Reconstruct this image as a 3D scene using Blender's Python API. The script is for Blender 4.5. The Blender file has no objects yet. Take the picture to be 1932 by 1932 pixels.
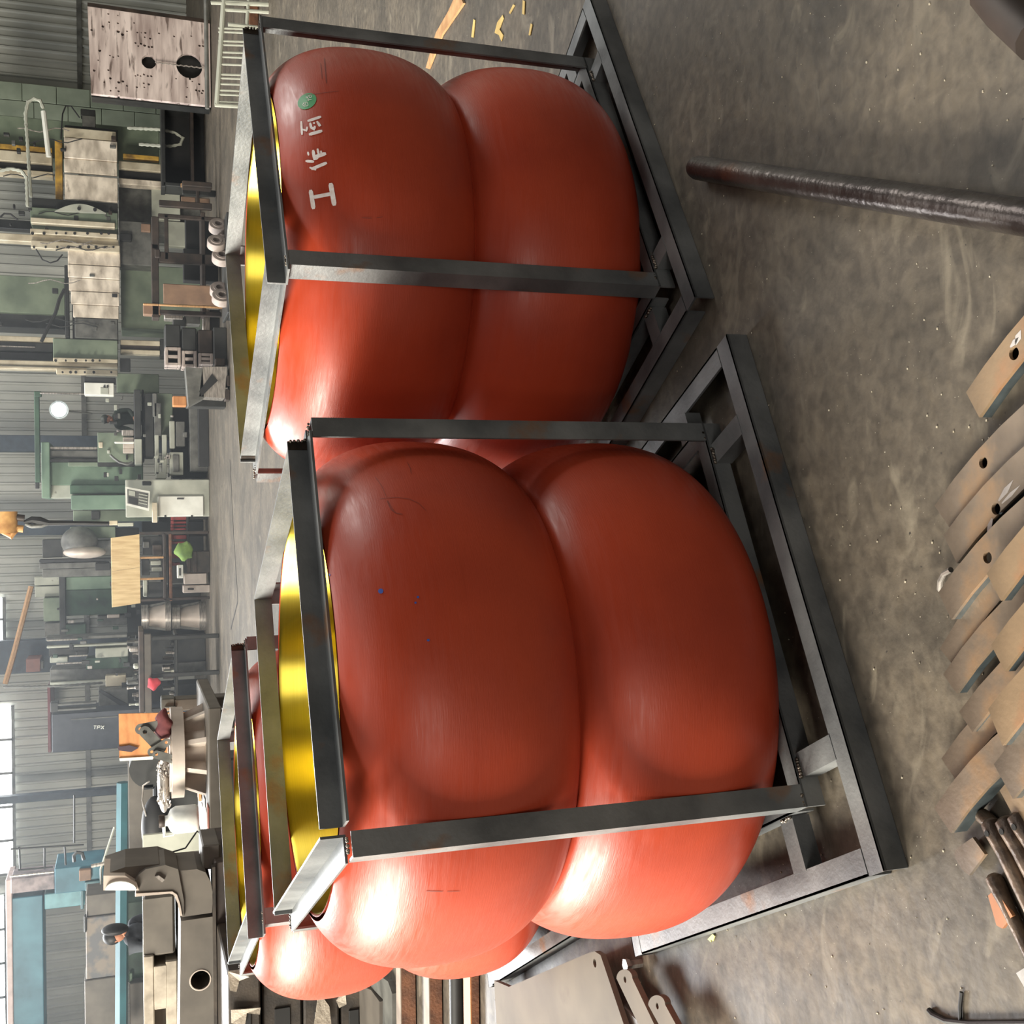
import bpy, bmesh, math, random
import numpy as np
from mathutils import Vector, Matrix
from mathutils.bvhtree import BVHTree
random.seed(7)
S = bpy.context.scene
COL = S.collection
# ------------------------------------------------------------------ camera
F, PITCH, ROLL, HC = 2122.06, math.radians(18.8147), math.radians(-0.7170), 1.6
fwd = Vector((0, math.cos(PITCH), -math.sin(PITCH)))
up0 = Vector((0, math.sin(PITCH), math.cos(PITCH)))
rt0 = Vector((1, 0, 0))
rt = rt0 * math.cos(ROLL) + up0 * math.sin(ROLL)
up = -rt0 * math.sin(ROLL) + up0 * math.cos(ROLL)
cd = bpy.data.cameras.new('camera')
cam = bpy.data.objects.new('camera', cd)
COL.objects.link(cam)
# the photograph lies on its side: world up points to the picture's left
m = Matrix((-up, rt, -fwd)).transposed().to_4x4()
m.translation = Vector((0, 0, HC))
cam.matrix_world = m
cd.sensor_width = 36
cd.lens = 36 * F / 1932
cd.clip_start = .05
cd.clip_end = 200
S.camera = cam
# ------------------------------------------------------------------ world, lights, exposure
S.view_settings.view_transform = 'Standard'
S.view_settings.look = 'None'
S.view_settings.gamma = 1
S.view_settings.exposure = 0.0
S.view_settings.use_curve_mapping = False
S.cycles.use_denoising = True
S.cycles.max_bounces = 6
S.cycles.sample_clamp_indirect = 6
W = bpy.data.worlds.new('world')
S.world = W
W.use_nodes = True
W.node_tree.nodes['Background'].inputs[0].default_value = (1.0, .97, .90, 1)
W.node_tree.nodes['Background'].inputs[1].default_value = 0.06
def area(name, loc, target, sx, sy, power, col=(1, 1, 1)):
    l = bpy.data.lights.new(name, 'AREA')
    l.shape = 'RECTANGLE'; l.size = sx; l.size_y = sy; l.energy = power; l.color = col
    o = bpy.data.objects.new(name, l); COL.objects.link(o)
    o.location = loc
    o.rotation_euler = (Vector(target) - Vector(loc)).to_track_quat('-Z', 'Y').to_euler()
    return o
for _y in (0.2, 3.6, 7.0):
    area('window_daylight_left', (-14.0, _y, 6.8), (-0.4, 3.6, .8), 2.8, 4.6, 3200, (1, .94, .82))
area('window_daylight_back_left', (-9, 22, 9.0), (-0.4, 3.6, .4), 10, 3.5, 5200, (.97, .99, 1))
area('skylight_right', (9.0, 8.0, 7.5), (0, 4, .6), 5, 3, 600, (1, .97, .92))
area('door_daylight_behind', (-1.5, -9, 3.6), (.6, 2, .2), 4.0, 2.2, 300, (1, .94, .86))
area('roof_skylight_front', (1, 1.5, 8.5), (0.3, 2.5, 0), 7, 2, 130, (1, .97, .92))
area('roof_skylight_back', (2, 22, 12.0), (0, 22, 0), 26, 7, 2200, (1, .98, .95))

# ------------------------------------------------------------------ helpers
def ray(ix, iy):
    u = (1932 - iy - 966) / F; v = (966 - ix) / F
    return fwd + rt * u + up * v
CAM = Vector((0, 0, HC))
def I(ix, iy, Y):
    d = ray(ix, iy)
    return CAM + d * (Y / d.y)
def G(ix, iy, z=0.0):
    d = ray(ix, iy)
    return CAM + d * ((z - HC) / d.z)
def R(x0, x1, y0, y1, Y, D):
    ym = (y0 + y1) / 2; xm = x0 + 30 if x1 is None else (x0 + x1) / 2
    zt = I(x0, ym, Y).z
    zb = 0.0 if x1 is None else I(x1, ym, Y).z
    return (I(xm, y1, Y).x, I(xm, y0, Y).x, Y, Y + D, zb, zt)

class MB:
    def __init__(s): s.v = []; s.f = []
    def add(s, vs, fs):
        n = len(s.v); s.v += [tuple(a) for a in vs]; s.f += [tuple(i + n for i in f) for f in fs]
        return s
    def box(s, x0, x1, y0, y1, z0, z1, b=0.0):
        if b <= 0 or min(x1 - x0, y1 - y0, z1 - z0) < 2.2 * b:
            vs = [(x, y, z) for z in (z0, z1) for y in (y0, y1) for x in (x0, x1)]
            return s.add(vs, [(0, 2, 3, 1), (4, 5, 7, 6), (0, 1, 5, 4), (2, 6, 7, 3), (0, 4, 6, 2), (1, 3, 7, 5)])
        vs = []
        idx = {}
        for ax in range(3):
            for sx in (0, 1):
                for sy in (0, 1):
                    for sz in (0, 1):
                        c = [(x0, x1)[sx], (y0, y1)[sy], (z0, z1)[sz]]
                        sg = [1 - 2 * sx, 1 - 2 * sy, 1 - 2 * sz]
                        for k in range(3):
                            if k != ax: c[k] += sg[k] * b
                        idx[(ax, sx, sy, sz)] = len(vs); vs.append(tuple(c))
        fs = []
        for sx in (0, 1):
            q = [idx[(0, sx, a, c)] for a, c in ((0, 0), (1, 0), (1, 1), (0, 1))]; fs.append(q if sx else q[::-1])
            q = [idx[(1, a, sx, c)] for a, c in ((0, 0), (0, 1), (1, 1), (1, 0))]; fs.append(q if sx else q[::-1])
            q = [idx[(2, a, c, sx)] for a, c in ((0, 0), (1, 0), (1, 1), (0, 1))]; fs.append(q if sx else q[::-1])
        for a in (0, 1):
            for c in (0, 1):
                fs.append([idx[(0, a, c, 0)], idx[(0, a, c, 1)], idx[(1, a, c, 1)], idx[(1, a, c, 0)]])
                fs.append([idx[(0, a, 0, c)], idx[(0, a, 1, c)], idx[(2, a, 1, c)], idx[(2, a, 0, c)]])
                fs.append([idx[(1, 0, a, c)], idx[(1, 1, a, c)], idx[(2, 1, a, c)], idx[(2, 0, a, c)]])
                for d in (0, 1):
                    fs.append([idx[(0, a, c, d)], idx[(1, a, c, d)], idx[(2, a, c, d)]])
        return s.add(vs, fs)
    def cyl(s, p0, p1, r0, r1=None, n=16, cap=True):
        r1 = r0 if r1 is None else r1
        p0, p1 = Vector(p0), Vector(p1); d = (p1 - p0).normalized()
        a = d.orthogonal().normalized(); b = d.cross(a)
        vs = []
        for p, r in ((p0, r0), (p1, r1)):
            for k in range(n):
                t = 2 * math.pi * k / n
                vs.append(p + (a * math.cos(t) + b * math.sin(t)) * r)
        fs = [(k, (k + 1) % n, n + (k + 1) % n, n + k) for k in range(n)]
        if cap: fs += [tuple(range(n))[::-1], tuple(range(n, 2 * n))]
        return s.add(vs, fs)
    def tube(s, pts, r, n=8):
        pts = [Vector(p) for p in pts]; rings = []; a = None
        for i, p in enumerate(pts):
            d = (pts[min(i + 1, len(pts) - 1)] - pts[max(i - 1, 0)]).normalized()
            a = d.orthogonal().normalized() if a is None else (a - d * a.dot(d)).normalized()
            b = d.cross(a)
            rr = r[i] if isinstance(r, (list, tuple)) else r
            rings.append([p + (a * math.cos(2 * math.pi * k / n) + b * math.sin(2 * math.pi * k / n)) * rr for k in range(n)])
        vs = [q for g in rings for q in g]; fs = []
        for i in range(len(pts) - 1):
            for k in range(n):
                fs.append((i * n + k, i * n + (k + 1) % n, (i + 1) * n + (k + 1) % n, (i + 1) * n + k))
        fs += [tuple(range(n))[::-1], tuple(range((len(pts) - 1) * n, len(pts) * n))]
        return s.add(vs, fs)
    def lathe(s, c, prof, n=48, axis='Z', closed=False):
        c = Vector(c); vs = []
        for k in range(n):
            t = 2 * math.pi * k / n; ca, sa = math.cos(t), math.sin(t)
            for r, z in prof:
                if axis == 'Z': vs.append(c + Vector((r * ca, r * sa, z)))
                elif axis == 'Y': vs.append(c + Vector((r * ca, z, r * sa)))
                else: vs.append(c + Vector((z, r * ca, r * sa)))
        m_ = len(prof); fs = []
        for k in range(n):
            for j in range(m_ - (0 if closed else 1)):
                a, b = k * m_ + j, k * m_ + (j + 1) % m_
                c2, d = ((k + 1) % n) * m_ + (j + 1) % m_, ((k + 1) % n) * m_ + j
                fs.append((a, d, c2, b))
        return s.add(vs, fs)
    def prism(s, pts, off):
        n = len(pts); off = Vector(off)
        vs = [Vector(p) for p in pts] + [Vector(p) + off for p in pts]
        return s.add(vs, [tuple(range(n))[::-1], tuple(range(n, 2 * n))] + [(k, (k + 1) % n, n + (k + 1) % n, n + k) for k in range(n)])
    def ball(s, c, r, n=12, sc=(1, 1, 1)):
        pr = [(max(1e-4, math.sin(math.pi * j / n)) * r, -math.cos(math.pi * j / n) * r) for j in range(n + 1)]
        b = MB().lathe((0, 0, 0), pr, n * 2)
        return s.add([(c[0] + v[0] * sc[0], c[1] + v[1] * sc[1], c[2] + v[2] * sc[2]) for v in b.v], b.f)
    def build(s, name, mat, parent=None, smooth=False, world=True):
        me = bpy.data.meshes.new(name)
        off = parent_loc(parent) if (parent is not None and world) else Vector((0, 0, 0))
        me.from_pydata([tuple(Vector(v) - off) for v in s.v], [], s.f)
        bm = bmesh.new(); bm.from_mesh(me)
        bmesh.ops.remove_doubles(bm, verts=bm.verts, dist=1e-6)
        bmesh.ops.recalc_face_normals(bm, faces=bm.faces)
        bm.to_mesh(me); bm.free()
        if smooth:
            for p in me.polygons: p.use_smooth = True
            if smooth == 'all':
                try: me.set_sharp_from_angle(angle=math.radians(65))
                except Exception: pass
            else:
                try: me.set_sharp_from_angle(angle=math.radians(40))
                except Exception: pass
        me.materials.append(mat)
        return link(name, me, parent)
def parent_loc(p):
    l = Vector((0, 0, 0))
    while p is not None: l = l + p.location; p = p.parent
    return l
def link(name, me, parent=None):
    o = bpy.data.objects.new(name, me); COL.objects.link(o)
    if parent is not None: o.parent = parent
    return o
def tag(o, label, cat, group=None, kind=None):
    if label: o['label'] = label
    if cat: o['category'] = cat
    if group: o['group'] = group
    if kind: o['kind'] = kind
    return o
def thing(name, label, cat, loc=(0, 0, 0), rz=0, group=None):
    o = bpy.data.objects.new(name, None); COL.objects.link(o)
    o.location = loc; o.rotation_euler = (0, 0, rz); o.empty_display_size = .1
    return tag(o, label, cat, group)
def solo(mb, name, mat, label, cat, group=None, smooth=False):
    vs = np.array([tuple(v) for v in mb.v]); c = vs.mean(0); c[2] = vs[:, 2].min()
    mb.v = [tuple(np.array(v) - c) for v in mb.v]
    o = mb.build(name, mat, None, smooth); o.location = c
    return tag(o, label, cat, group)
def copy_tree(o, parent=None):
    c = o.copy(); COL.objects.link(c); c.parent = parent
    for ch in list(o.children): copy_tree(ch, c)
    return c

# ------------------------------------------------------------------ materials
MATS = {}
def lin(c): return tuple(((x / 255) / 12.92 if x <= 10 else ((x / 255 + .055) / 1.055) ** 2.4) for x in c) + (1,)
def mat(name, c1, c2=None, rough=.5, metal=0.0, scale=6, stretch=(1, 1, 1), bump=.0, bscale=60, fac=(.35, .65), emit=0, spec=.5, detail=6, rustc=None, rust=(.58, .7), rscale=4, alpha=None):
    if name in MATS: return MATS[name]
    M = bpy.data.materials.new(name); M.use_nodes = True; MATS[name] = M
    nt = M.node_tree; N = nt.nodes; L = nt.links; b = N['Principled BSDF']
    b.inputs['Roughness'].default_value = rough; b.inputs['Metallic'].default_value = metal
    b.inputs['Specular IOR Level'].default_value = spec
    c1 = lin(c1); c2 = lin(c2) if c2 else tuple(x * .75 for x in c1[:3]) + (1,)
    tc = N.new('ShaderNodeTexCoord'); mp = N.new('ShaderNodeMapping'); mp.inputs['Scale'].default_value = stretch
    L.new(tc.outputs['Object'], mp.inputs['Vector'])
    nz = N.new('ShaderNodeTexNoise'); nz.inputs['Scale'].default_value = scale; nz.inputs['Detail'].default_value = detail
    L.new(mp.outputs[0], nz.inputs['Vector'])
    cr = N.new('ShaderNodeValToRGB'); e = cr.color_ramp.elements
    e[0].position, e[1].position = fac; e[0].color, e[1].color = c2, c1
    L.new(nz.outputs['Fac'], cr.inputs[0])
    out = cr.outputs[0]
    if rustc:
        n2 = N.new('ShaderNodeTexNoise'); n2.inputs['Scale'].default_value = rscale; n2.inputs['Detail'].default_value = 8
        L.new(mp.outputs[0], n2.inputs['Vector'])
        r2 = N.new('ShaderNodeValToRGB'); r2.color_ramp.elements[0].position, r2.color_ramp.elements[1].position = rust
        r2.color_ramp.elements[0].color = (0, 0, 0, 1); r2.color_ramp.elements[1].color = (1, 1, 1, 1)
        L.new(n2.outputs['Fac'], r2.inputs[0])
        mx = N.new('ShaderNodeMix'); mx.data_type = 'RGBA'
        L.new(r2.outputs[0], mx.inputs['Factor']); L.new(out, mx.inputs['A']); mx.inputs['B'].default_value = lin(rustc)
        out = mx.outputs['Result']
    L.new(out, b.inputs['Base Color'])
    if emit:
        L.new(out, b.inputs['Emission Color']); b.inputs['Emission Strength'].default_value = emit
    if bump:
        n3 = N.new('ShaderNodeTexNoise'); n3.inputs['Scale'].default_value = bscale; n3.inputs['Detail'].default_value = 5
        L.new(mp.outputs[0], n3.inputs['Vector'])
        bp = N.new('ShaderNodeBump'); bp.inputs['Strength'].default_value = bump; bp.inputs['Distance'].default_value = .01
        L.new(n3.outputs['Fac'], bp.inputs['Height']); L.new(bp.outputs[0], b.inputs['Normal'])
        rr = N.new('ShaderNodeMapRange'); rr.inputs['To Min'].default_value = rough * .85; rr.inputs['To Max'].default_value = min(1, rough * 1.2)
        L.new(nz.outputs['Fac'], rr.inputs['Value']); L.new(rr.outputs[0], b.inputs['Roughness'])
    return M

steel = mat('mill_scale_steel', (128, 130, 130), (84, 87, 89), .46, .35, 5, (1, 1, 1), .12, 90, rustc=(128, 92, 62), rust=(.6, .74), rscale=7)
weld = mat('weld_metal', (150, 140, 128), (40, 34, 30), .35, .8, 60)
burnt = mat('heat_blackened_steel', (60, 48, 38), (26, 22, 20), .5, .5, 30)
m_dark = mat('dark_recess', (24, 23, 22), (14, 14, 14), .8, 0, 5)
m_black = mat('black_rubber', (32, 32, 33), (22, 22, 23), .6)
m_cream = mat('cream_ground_rail', (214, 204, 180), (176, 164, 140), .35, .2, 3)
m_green = mat('grey_green_enamel', (120, 132, 112), (92, 104, 88), .55, 0, 2)
m_mint = mat('mint_green_enamel', (112, 134, 114), (88, 110, 94), .5, 0, 2)
m_dgreen = mat('deep_green_enamel', (60, 86, 68), (42, 60, 50), .55, 0, 3)
m_grey = mat('machine_grey', (104, 104, 99), (70, 70, 67), .5, .1, 5)
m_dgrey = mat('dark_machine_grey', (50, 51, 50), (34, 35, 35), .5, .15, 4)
m_lgrey = mat('pale_grey_enamel', (178, 180, 166), (146, 148, 136), .5, 0, 2, rustc=(96, 92, 82), rust=(.68, .76))
m_white = mat('white_enamel', (228, 228, 218), (206, 206, 196), .4, 0, 3)
m_silver = mat('bright_machined_steel', (205, 198, 190), (150, 144, 138), .28, .7, 7, (1, 1, 6))
m_cover = mat('telescopic_steel_cover', (240, 228, 210), (176, 164, 148), .38, .12, 2.5, (1, 1, 2), rustc=(128, 116, 102), rust=(.62, .78))
m_plate = mat('stained_face_plate', (240, 224, 216), (172, 154, 148), .42, .1, 2.2, (.35, 1, 2.6), rustc=(120, 104, 98), rust=(.56, .66), rscale=6)
m_brown = mat('brown_painted_steel', (68, 57, 50), (44, 38, 35), .55, .2, 5)
m_rust = mat('rusty_steel', (124, 84, 60), (78, 54, 42), .7, .2, 9, bump=.3)
m_tan = mat('tan_hardboard', (140, 112, 90), (116, 92, 76), .6, 0, 4)
m_ply = mat('pale_plywood', (206, 180, 132), (182, 152, 106), .6, 0, 3, (6, 6, .8), rustc=(120, 90, 60), rust=(.7, .74), rscale=8)
m_ply2 = mat('orange_plywood', (196, 136, 84), (166, 108, 62), .6, 0, 4, (1, 1, 3))
m_wood = mat('pale_wood', (190, 150, 104), (160, 118, 76), .6, 0, 14, (1, 1, 8))
m_cast = mat('primed_grey_casting', (134, 124, 112), (112, 103, 94), .6, .1, 3)
m_cast2 = mat('mottled_grey_casting', (172, 162, 146), (128, 119, 106), .6, .1, 6)
m_castd = mat('dark_grey_casting', (98, 92, 84), (78, 73, 67), .55, .15, 3)
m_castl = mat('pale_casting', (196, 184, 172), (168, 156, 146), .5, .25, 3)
m_ring = mat('grey_primed_ring', (168, 156, 148), (146, 134, 128), .6, 0, 8)
m_blue = mat('blue_crane_enamel', (66, 120, 136), (44, 90, 106), .5, 0, 2)
m_teal = mat('teal_pipe_enamel', (48, 98, 106), (34, 74, 82), .4, 0, 2)
m_navy = mat('dark_blue_column', (54, 66, 78), (42, 52, 62), .6)
m_red = mat('red_plastic', (158, 52, 50), (120, 38, 38), .5)
m_bag = mat('green_sack', (120, 150, 70), (86, 112, 52), .7)
m_yellow = mat('worn_yellow_paint', (190, 150, 60), (120, 92, 44), .5)
m_orange = mat('yellow_crane_paint', (206, 160, 98), (160, 112, 62), .6)
m_slab = mat('dark_steel_slab', (70, 62, 54), (48, 44, 41), .5, .3, 6, bump=.15)
m_wrap = mat('torn_cream_wrapping', (182, 172, 156), (150, 140, 126), .7, 0, 20, bump=.4)
m_skin = mat('skin', (186, 132, 104), (160, 108, 84), .6)
m_workcl = mat('dark_green_workwear', (52, 62, 52), (38, 46, 40), .9)
m_workcl2 = mat('slate_grey_workwear', (74, 78, 84), (48, 50, 56), .9)
m_paper = mat('printed_paper', (206, 206, 204), (168, 172, 180), .6, 0, 30)
m_haze = None
m_lamp = mat('lit_lamp', (240, 250, 255), (240, 250, 255), .5, emit=14)
m_pane = mat('daylit_window_pane', (250, 252, 250), (240, 244, 244), .5, emit=7)
m_spark = mat('welding_arc', (150, 210, 255), (150, 210, 255), .5, emit=5)
m_clad = mat('corrugated_cladding', (176, 176, 168), (142, 144, 138), .5, .1, .8, (1, 1, .5))
m_block = mat('grey_green_painted_block', (146, 156, 138), (122, 132, 116), .7, 0, 1.5)
m_bar = mat('dull_steel_bar', (122, 109, 95), (80, 72, 63), .4, .3, 6, bump=.1, rustc=(158, 124, 88), rust=(.58, .72), rscale=5)
m_bar2 = mat('rust_tinted_bar', (140, 118, 92), (102, 87, 69), .45, .2, 6, bump=.1, rustc=(160, 106, 70), rust=(.6, .74), rscale=4)
m_bluesteel = mat('blued_cut_edge', (84, 92, 94), (44, 50, 52), .35, .5, 12)
m_bluespot = mat('blue_paint_spot', (66, 92, 176), (60, 84, 164), .5)
m_chalk = mat('white_marking_paint', (252, 246, 242), (240, 222, 214), .6, 0, 80)
m_sticker = mat('green_sticker', (18, 150, 78), (14, 136, 68), .45)
m_plastic = mat('translucent_white_plastic', (214, 216, 210), (190, 192, 186), .35)

def floor_mat():
    M = bpy.data.materials.new('oily_concrete_floor'); M.use_nodes = True
    nt = M.node_tree; N = nt.nodes; L = nt.links; b = N['Principled BSDF']
    g = N.new('ShaderNodeNewGeometry')
    def noise(sc, det, stretch=(1, 1, 1), dist=0):
        mp = N.new('ShaderNodeMapping'); mp.inputs['Scale'].default_value = stretch
        L.new(g.outputs['Position'], mp.inputs['Vector'])
        n = N.new('ShaderNodeTexNoise'); n.inputs['Scale'].default_value = sc; n.inputs['Detail'].default_value = det
        n.inputs['Distortion'].default_value = dist
        L.new(mp.outputs[0], n.inputs['Vector']); return n.outputs['Fac']
    def ramp(i, st):
        r = N.new('ShaderNodeValToRGB'); el = r.color_ramp.elements
        el[0].position, el[0].color = st[0][0], lin(st[0][1]); el[1].position, el[1].color = st[-1][0], lin(st[-1][1])
        for p, c in st[1:-1]:
            x = el.new(p); x.color = lin(c)
        L.new(i, r.inputs[0]); return r.outputs[0]
    def mixc(f, a, c, mode='MIX'):
        x = N.new('ShaderNodeMix'); x.data_type = 'RGBA'; x.blend_type = mode
        if isinstance(f, float): x.inputs['Factor'].default_value = f
        else: L.new(f, x.inputs['Factor'])
        L.new(a, x.inputs['A'])
        if isinstance(c, tuple): x.inputs['B'].default_value = c
        else: L.new(c, x.inputs['B'])
        return x.outputs['Result']
    base = ramp(noise(1.6, 8, dist=.6), [(.3, (70, 65, 57)), (.5, (91, 84, 74)), (.7, (109, 100, 87))])
    fine = ramp(noise(26, 10, dist=.4), [(.32, (168, 164, 158)), (.66, (255, 252, 246))])
    c = mixc(.7, base, fine, 'MULTIPLY')
    mot = ramp(noise(14, 10, (1, 1.3, 1), .5), [(.36, (150, 146, 140)), (.52, (255, 255, 255)), (.66, (255, 250, 238))])
    c = mixc(.34, c, mot, 'MULTIPLY')
    streak = ramp(noise(4.2, 8, (1, 1.8, 1), 1.2), [(.58, (0, 0, 0)), (.72, (255, 255, 255))])
    c = mixc(streak, c, lin((112, 104, 90)))
    oil = ramp(noise(.9, 5, (1.6, 1, 1), .5), [(.54, (0, 0, 0)), (.72, (200, 200, 200))])
    c = mixc(oil, c, lin((62, 57, 50)))
    speck = ramp(noise(150, 2), [(.745, (0, 0, 0)), (.77, (255, 255, 255))])
    c = mixc(speck, c, lin((205, 198, 180)))
    dirt = ramp(noise(60, 3), [(.24, (255, 255, 255)), (.29, (0, 0, 0))])
    c = mixc(dirt, c, lin((46, 42, 38)))
    L.new(c, b.inputs['Base Color'])
    rr = N.new('ShaderNodeMapRange'); rr.inputs['To Min'].default_value = .46; rr.inputs['To Max'].default_value = .72
    L.new(noise(5, 6), rr.inputs['Value']); L.new(rr.outputs[0], b.inputs['Roughness'])
    bp = N.new('ShaderNodeBump'); bp.inputs['Strength'].default_value = .25; bp.inputs['Distance'].default_value = .01
    L.new(noise(30, 8), bp.inputs['Height']); L.new(bp.outputs[0], b.inputs['Normal'])
    return M
def red_mat():
    M = bpy.data.materials.new('red_oxide_paint'); M.use_nodes = True
    nt = M.node_tree; N = nt.nodes; L = nt.links; b = N['Principled BSDF']
    tc = N.new('ShaderNodeTexCoord')
    sp = N.new('ShaderNodeSeparateXYZ'); L.new(tc.outputs['Object'], sp.inputs[0])
    at = N.new('ShaderNodeMath'); at.operation = 'ARCTAN2'; L.new(sp.outputs[1], at.inputs[0]); L.new(sp.outputs[0], at.inputs[1])
    cb = N.new('ShaderNodeCombineXYZ'); L.new(at.outputs[0], cb.inputs[0]); L.new(sp.outputs[2], cb.inputs[1])
    def noise(src, sc, det, st, dist=0):
        mp = N.new('ShaderNodeMapping'); mp.inputs['Scale'].default_value = st; L.new(src, mp.inputs['Vector'])
        n = N.new('ShaderNodeTexNoise'); n.inputs['Scale'].default_value = sc; n.inputs['Detail'].default_value = det; n.inputs['Distortion'].default_value = dist
        L.new(mp.outputs[0], n.inputs['Vector']); return n.outputs['Fac']
    n1 = noise(tc.outputs['Object'], 2.2, 5, (1, 1, 1))
    cr = N.new('ShaderNodeValToRGB'); e = cr.color_ramp.elements
    e[0].position, e[0].color = .3, lin((152, 54, 35)); e[1].position, e[1].color = .7, lin((186, 72, 43))
    L.new(n1, cr.inputs[0])
    n2 = noise(cb.outputs[0], 9, 8, (.7, 9, 1), .3)      # wiped brush streaks around the vessel
    rr = N.new('ShaderNodeMapRange'); rr.inputs['From Min'].default_value = .35; rr.inputs['From Max'].default_value = .7
    rr.inputs['To Min'].default_value = .34; rr.inputs['To Max'].default_value = .50
    L.new(n2, rr.inputs['Value']); L.new(rr.outputs[0], b.inputs['Roughness'])
    n3 = noise(cb.outputs[0], 1.3, 4, (1, 2, 1))
    sc = N.new('ShaderNodeValToRGB'); sc.color_ramp.elements[0].position = .62; sc.color_ramp.elements[1].position = .8
    L.new(n3, sc.inputs[0])
    mx = N.new('ShaderNodeMix'); mx.data_type = 'RGBA'; L.new(sc.outputs[0], mx.inputs['Factor']); L.new(cr.outputs[0], mx.inputs['A'])
    mx.inputs['B'].default_value = lin((150, 60, 48))
    L.new(mx.outputs['Result'], b.inputs['Base Color'])
    b.inputs['Specular IOR Level'].default_value = .38
    bp = N.new('ShaderNodeBump'); bp.inputs['Strength'].default_value = .10; bp.inputs['Distance'].default_value = .004
    n4 = noise(cb.outputs[0], 30, 6, (.6, 12, 1), .2)
    L.new(n4, bp.inputs['Height'])
    bp2 = N.new('ShaderNodeBump'); bp2.inputs['Strength'].default_value = .12; bp2.inputs['Distance'].default_value = .02
    L.new(noise(tc.outputs['Object'], 5, 3, (1, 1, 1)), bp2.inputs['Height']); L.new(bp.outputs[0], bp2.inputs['Normal'])
    L.new(bp2.outputs[0], b.inputs['Normal'])
    return M
def gold_mat():
    M = bpy.data.materials.new('gold_lacquered_machined_steel'); M.use_nodes = True
    nt = M.node_tree; N = nt.nodes; L = nt.links; b = N['Principled BSDF']
    b.inputs['Metallic'].default_value = 1; b.inputs['Roughness'].default_value = .3
    b.inputs['Anisotropic'].default_value = .88; b.inputs['Anisotropic Rotation'].default_value = .25
    tg = N.new('ShaderNodeTangent'); tg.direction_type = 'RADIAL'; tg.axis = 'Z'; L.new(tg.outputs[0], b.inputs['Tangent'])
    tc = N.new('ShaderNodeTexCoord'); mp = N.new('ShaderNodeMapping'); mp.inputs['Scale'].default_value = (1, 1, 120)
    L.new(tc.outputs['Object'], mp.inputs['Vector'])
    n = N.new('ShaderNodeTexNoise'); n.inputs['Scale'].default_value = 3; L.new(mp.outputs[0], n.inputs['Vector'])
    cr = N.new('ShaderNodeValToRGB'); cr.color_ramp.elements[0].color = lin((200, 178, 66)); cr.color_ramp.elements[1].color = lin((216, 196, 84))
    L.new(n.outputs['Fac'], cr.inputs[0]); L.new(cr.outputs[0], b.inputs['Base Color'])
    return M
M_FLOOR, M_RED, M_GOLD = floor_mat(), red_mat(), gold_mat()
M_AIR = bpy.data.materials.new('dusty_air'); M_AIR.use_nodes = True
_n = M_AIR.node_tree.nodes; _n.remove(_n['Principled BSDF'])
_v = _n.new('ShaderNodeVolumeScatter'); _v.inputs['Color'].default_value = (.86, .93, 1, 1); _v.inputs['Density'].default_value = .006; _v.inputs['Anisotropy'].default_value = .45
M_AIR.node_tree.links.new(_v.outputs[0], _n['Material Output'].inputs['Volume'])

# ------------------------------------------------------------------ setting
fl = MB().box(-26, 26, -14, 34, -.3, 0).build('floor', M_FLOOR); fl['kind'] = 'structure'
# sheet-metal wall made of single profiled sheets
YW = 31.0
wall = bpy.data.objects.new('wall_back', None); COL.objects.link(wall); wall.location = (0, YW, 0); wall['kind'] = 'structure'
def sheet_profile(w=.92, n=4, d=.05):
    pts = []; p = w / n
    for i in range(n):
        x = i * p
        pts += [(x, 0), (x + p * .62, 0), (x + p * .72, -d), (x + p * .9, -d)]
    return pts + [(w, 0)]
pf = sheet_profile()
sm = bpy.data.meshes.new('cladding_sheet')
H0, H1 = 0, 9.5
vs = [(x, y, z) for z in (H0, H1) for x, y in pf]; n_ = len(pf)
vs += [(x, y + .012, z) for x, y, z in vs]
fs = [(i, i + 1, n_ + i + 1, n_ + i) for i in range(n_ - 1)] + [(2 * n_ + i, 3 * n_ + i, 3 * n_ + i + 1, 2 * n_ + i + 1) for i in range(n_ - 1)]
sm.from_pydata(vs, [], fs); sm.materials.append(m_clad)
for i in range(40):
    o = link('cladding_sheet', sm, wall); o.location = (-18.4 + i * .92, -.02 * (i % 2), 0)
for k, z in enumerate((2.6, 5.2, 7.6)):
    MB().box(-18, 18, YW - .10, YW - .055, z, z + .12).build('girt', m_grey, wall)
# side walls, out of view to either side, closing the hall
for nm, x in (('wall_left', -18.6), ('wall_right', 18.4)):
    o = MB().box(x, x + .2, 8, YW, 0, 9.5).build(nm, m_clad); o['kind'] = 'structure'
# painted block pier in the right part of the back wall
pier = bpy.data.objects.new('wall_pier', None); COL.objects.link(pier); pier['kind'] = 'structure'
px0, px1 = I(150, 300, YW - .5).x, I(150, 165, YW - .5).x
pier.location = ((px0 + px1) / 2, YW - .4, 0)
bw = (px1 - px0) / 4
for c in range(4):
    for r_ in range(8):
        z0 = r_ * .8 + (.27 * c) % .8 - .8
        z1 = min(z0 + .79, 6.2); z0 = max(0, z0)
        if z1 - z0 < .1: continue
        MB().box(px0 + c * bw + .008, px0 + (c + 1) * bw - .008, YW - .42, YW - .1, z0, z1, .01).build('block', m_block, pier)
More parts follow.
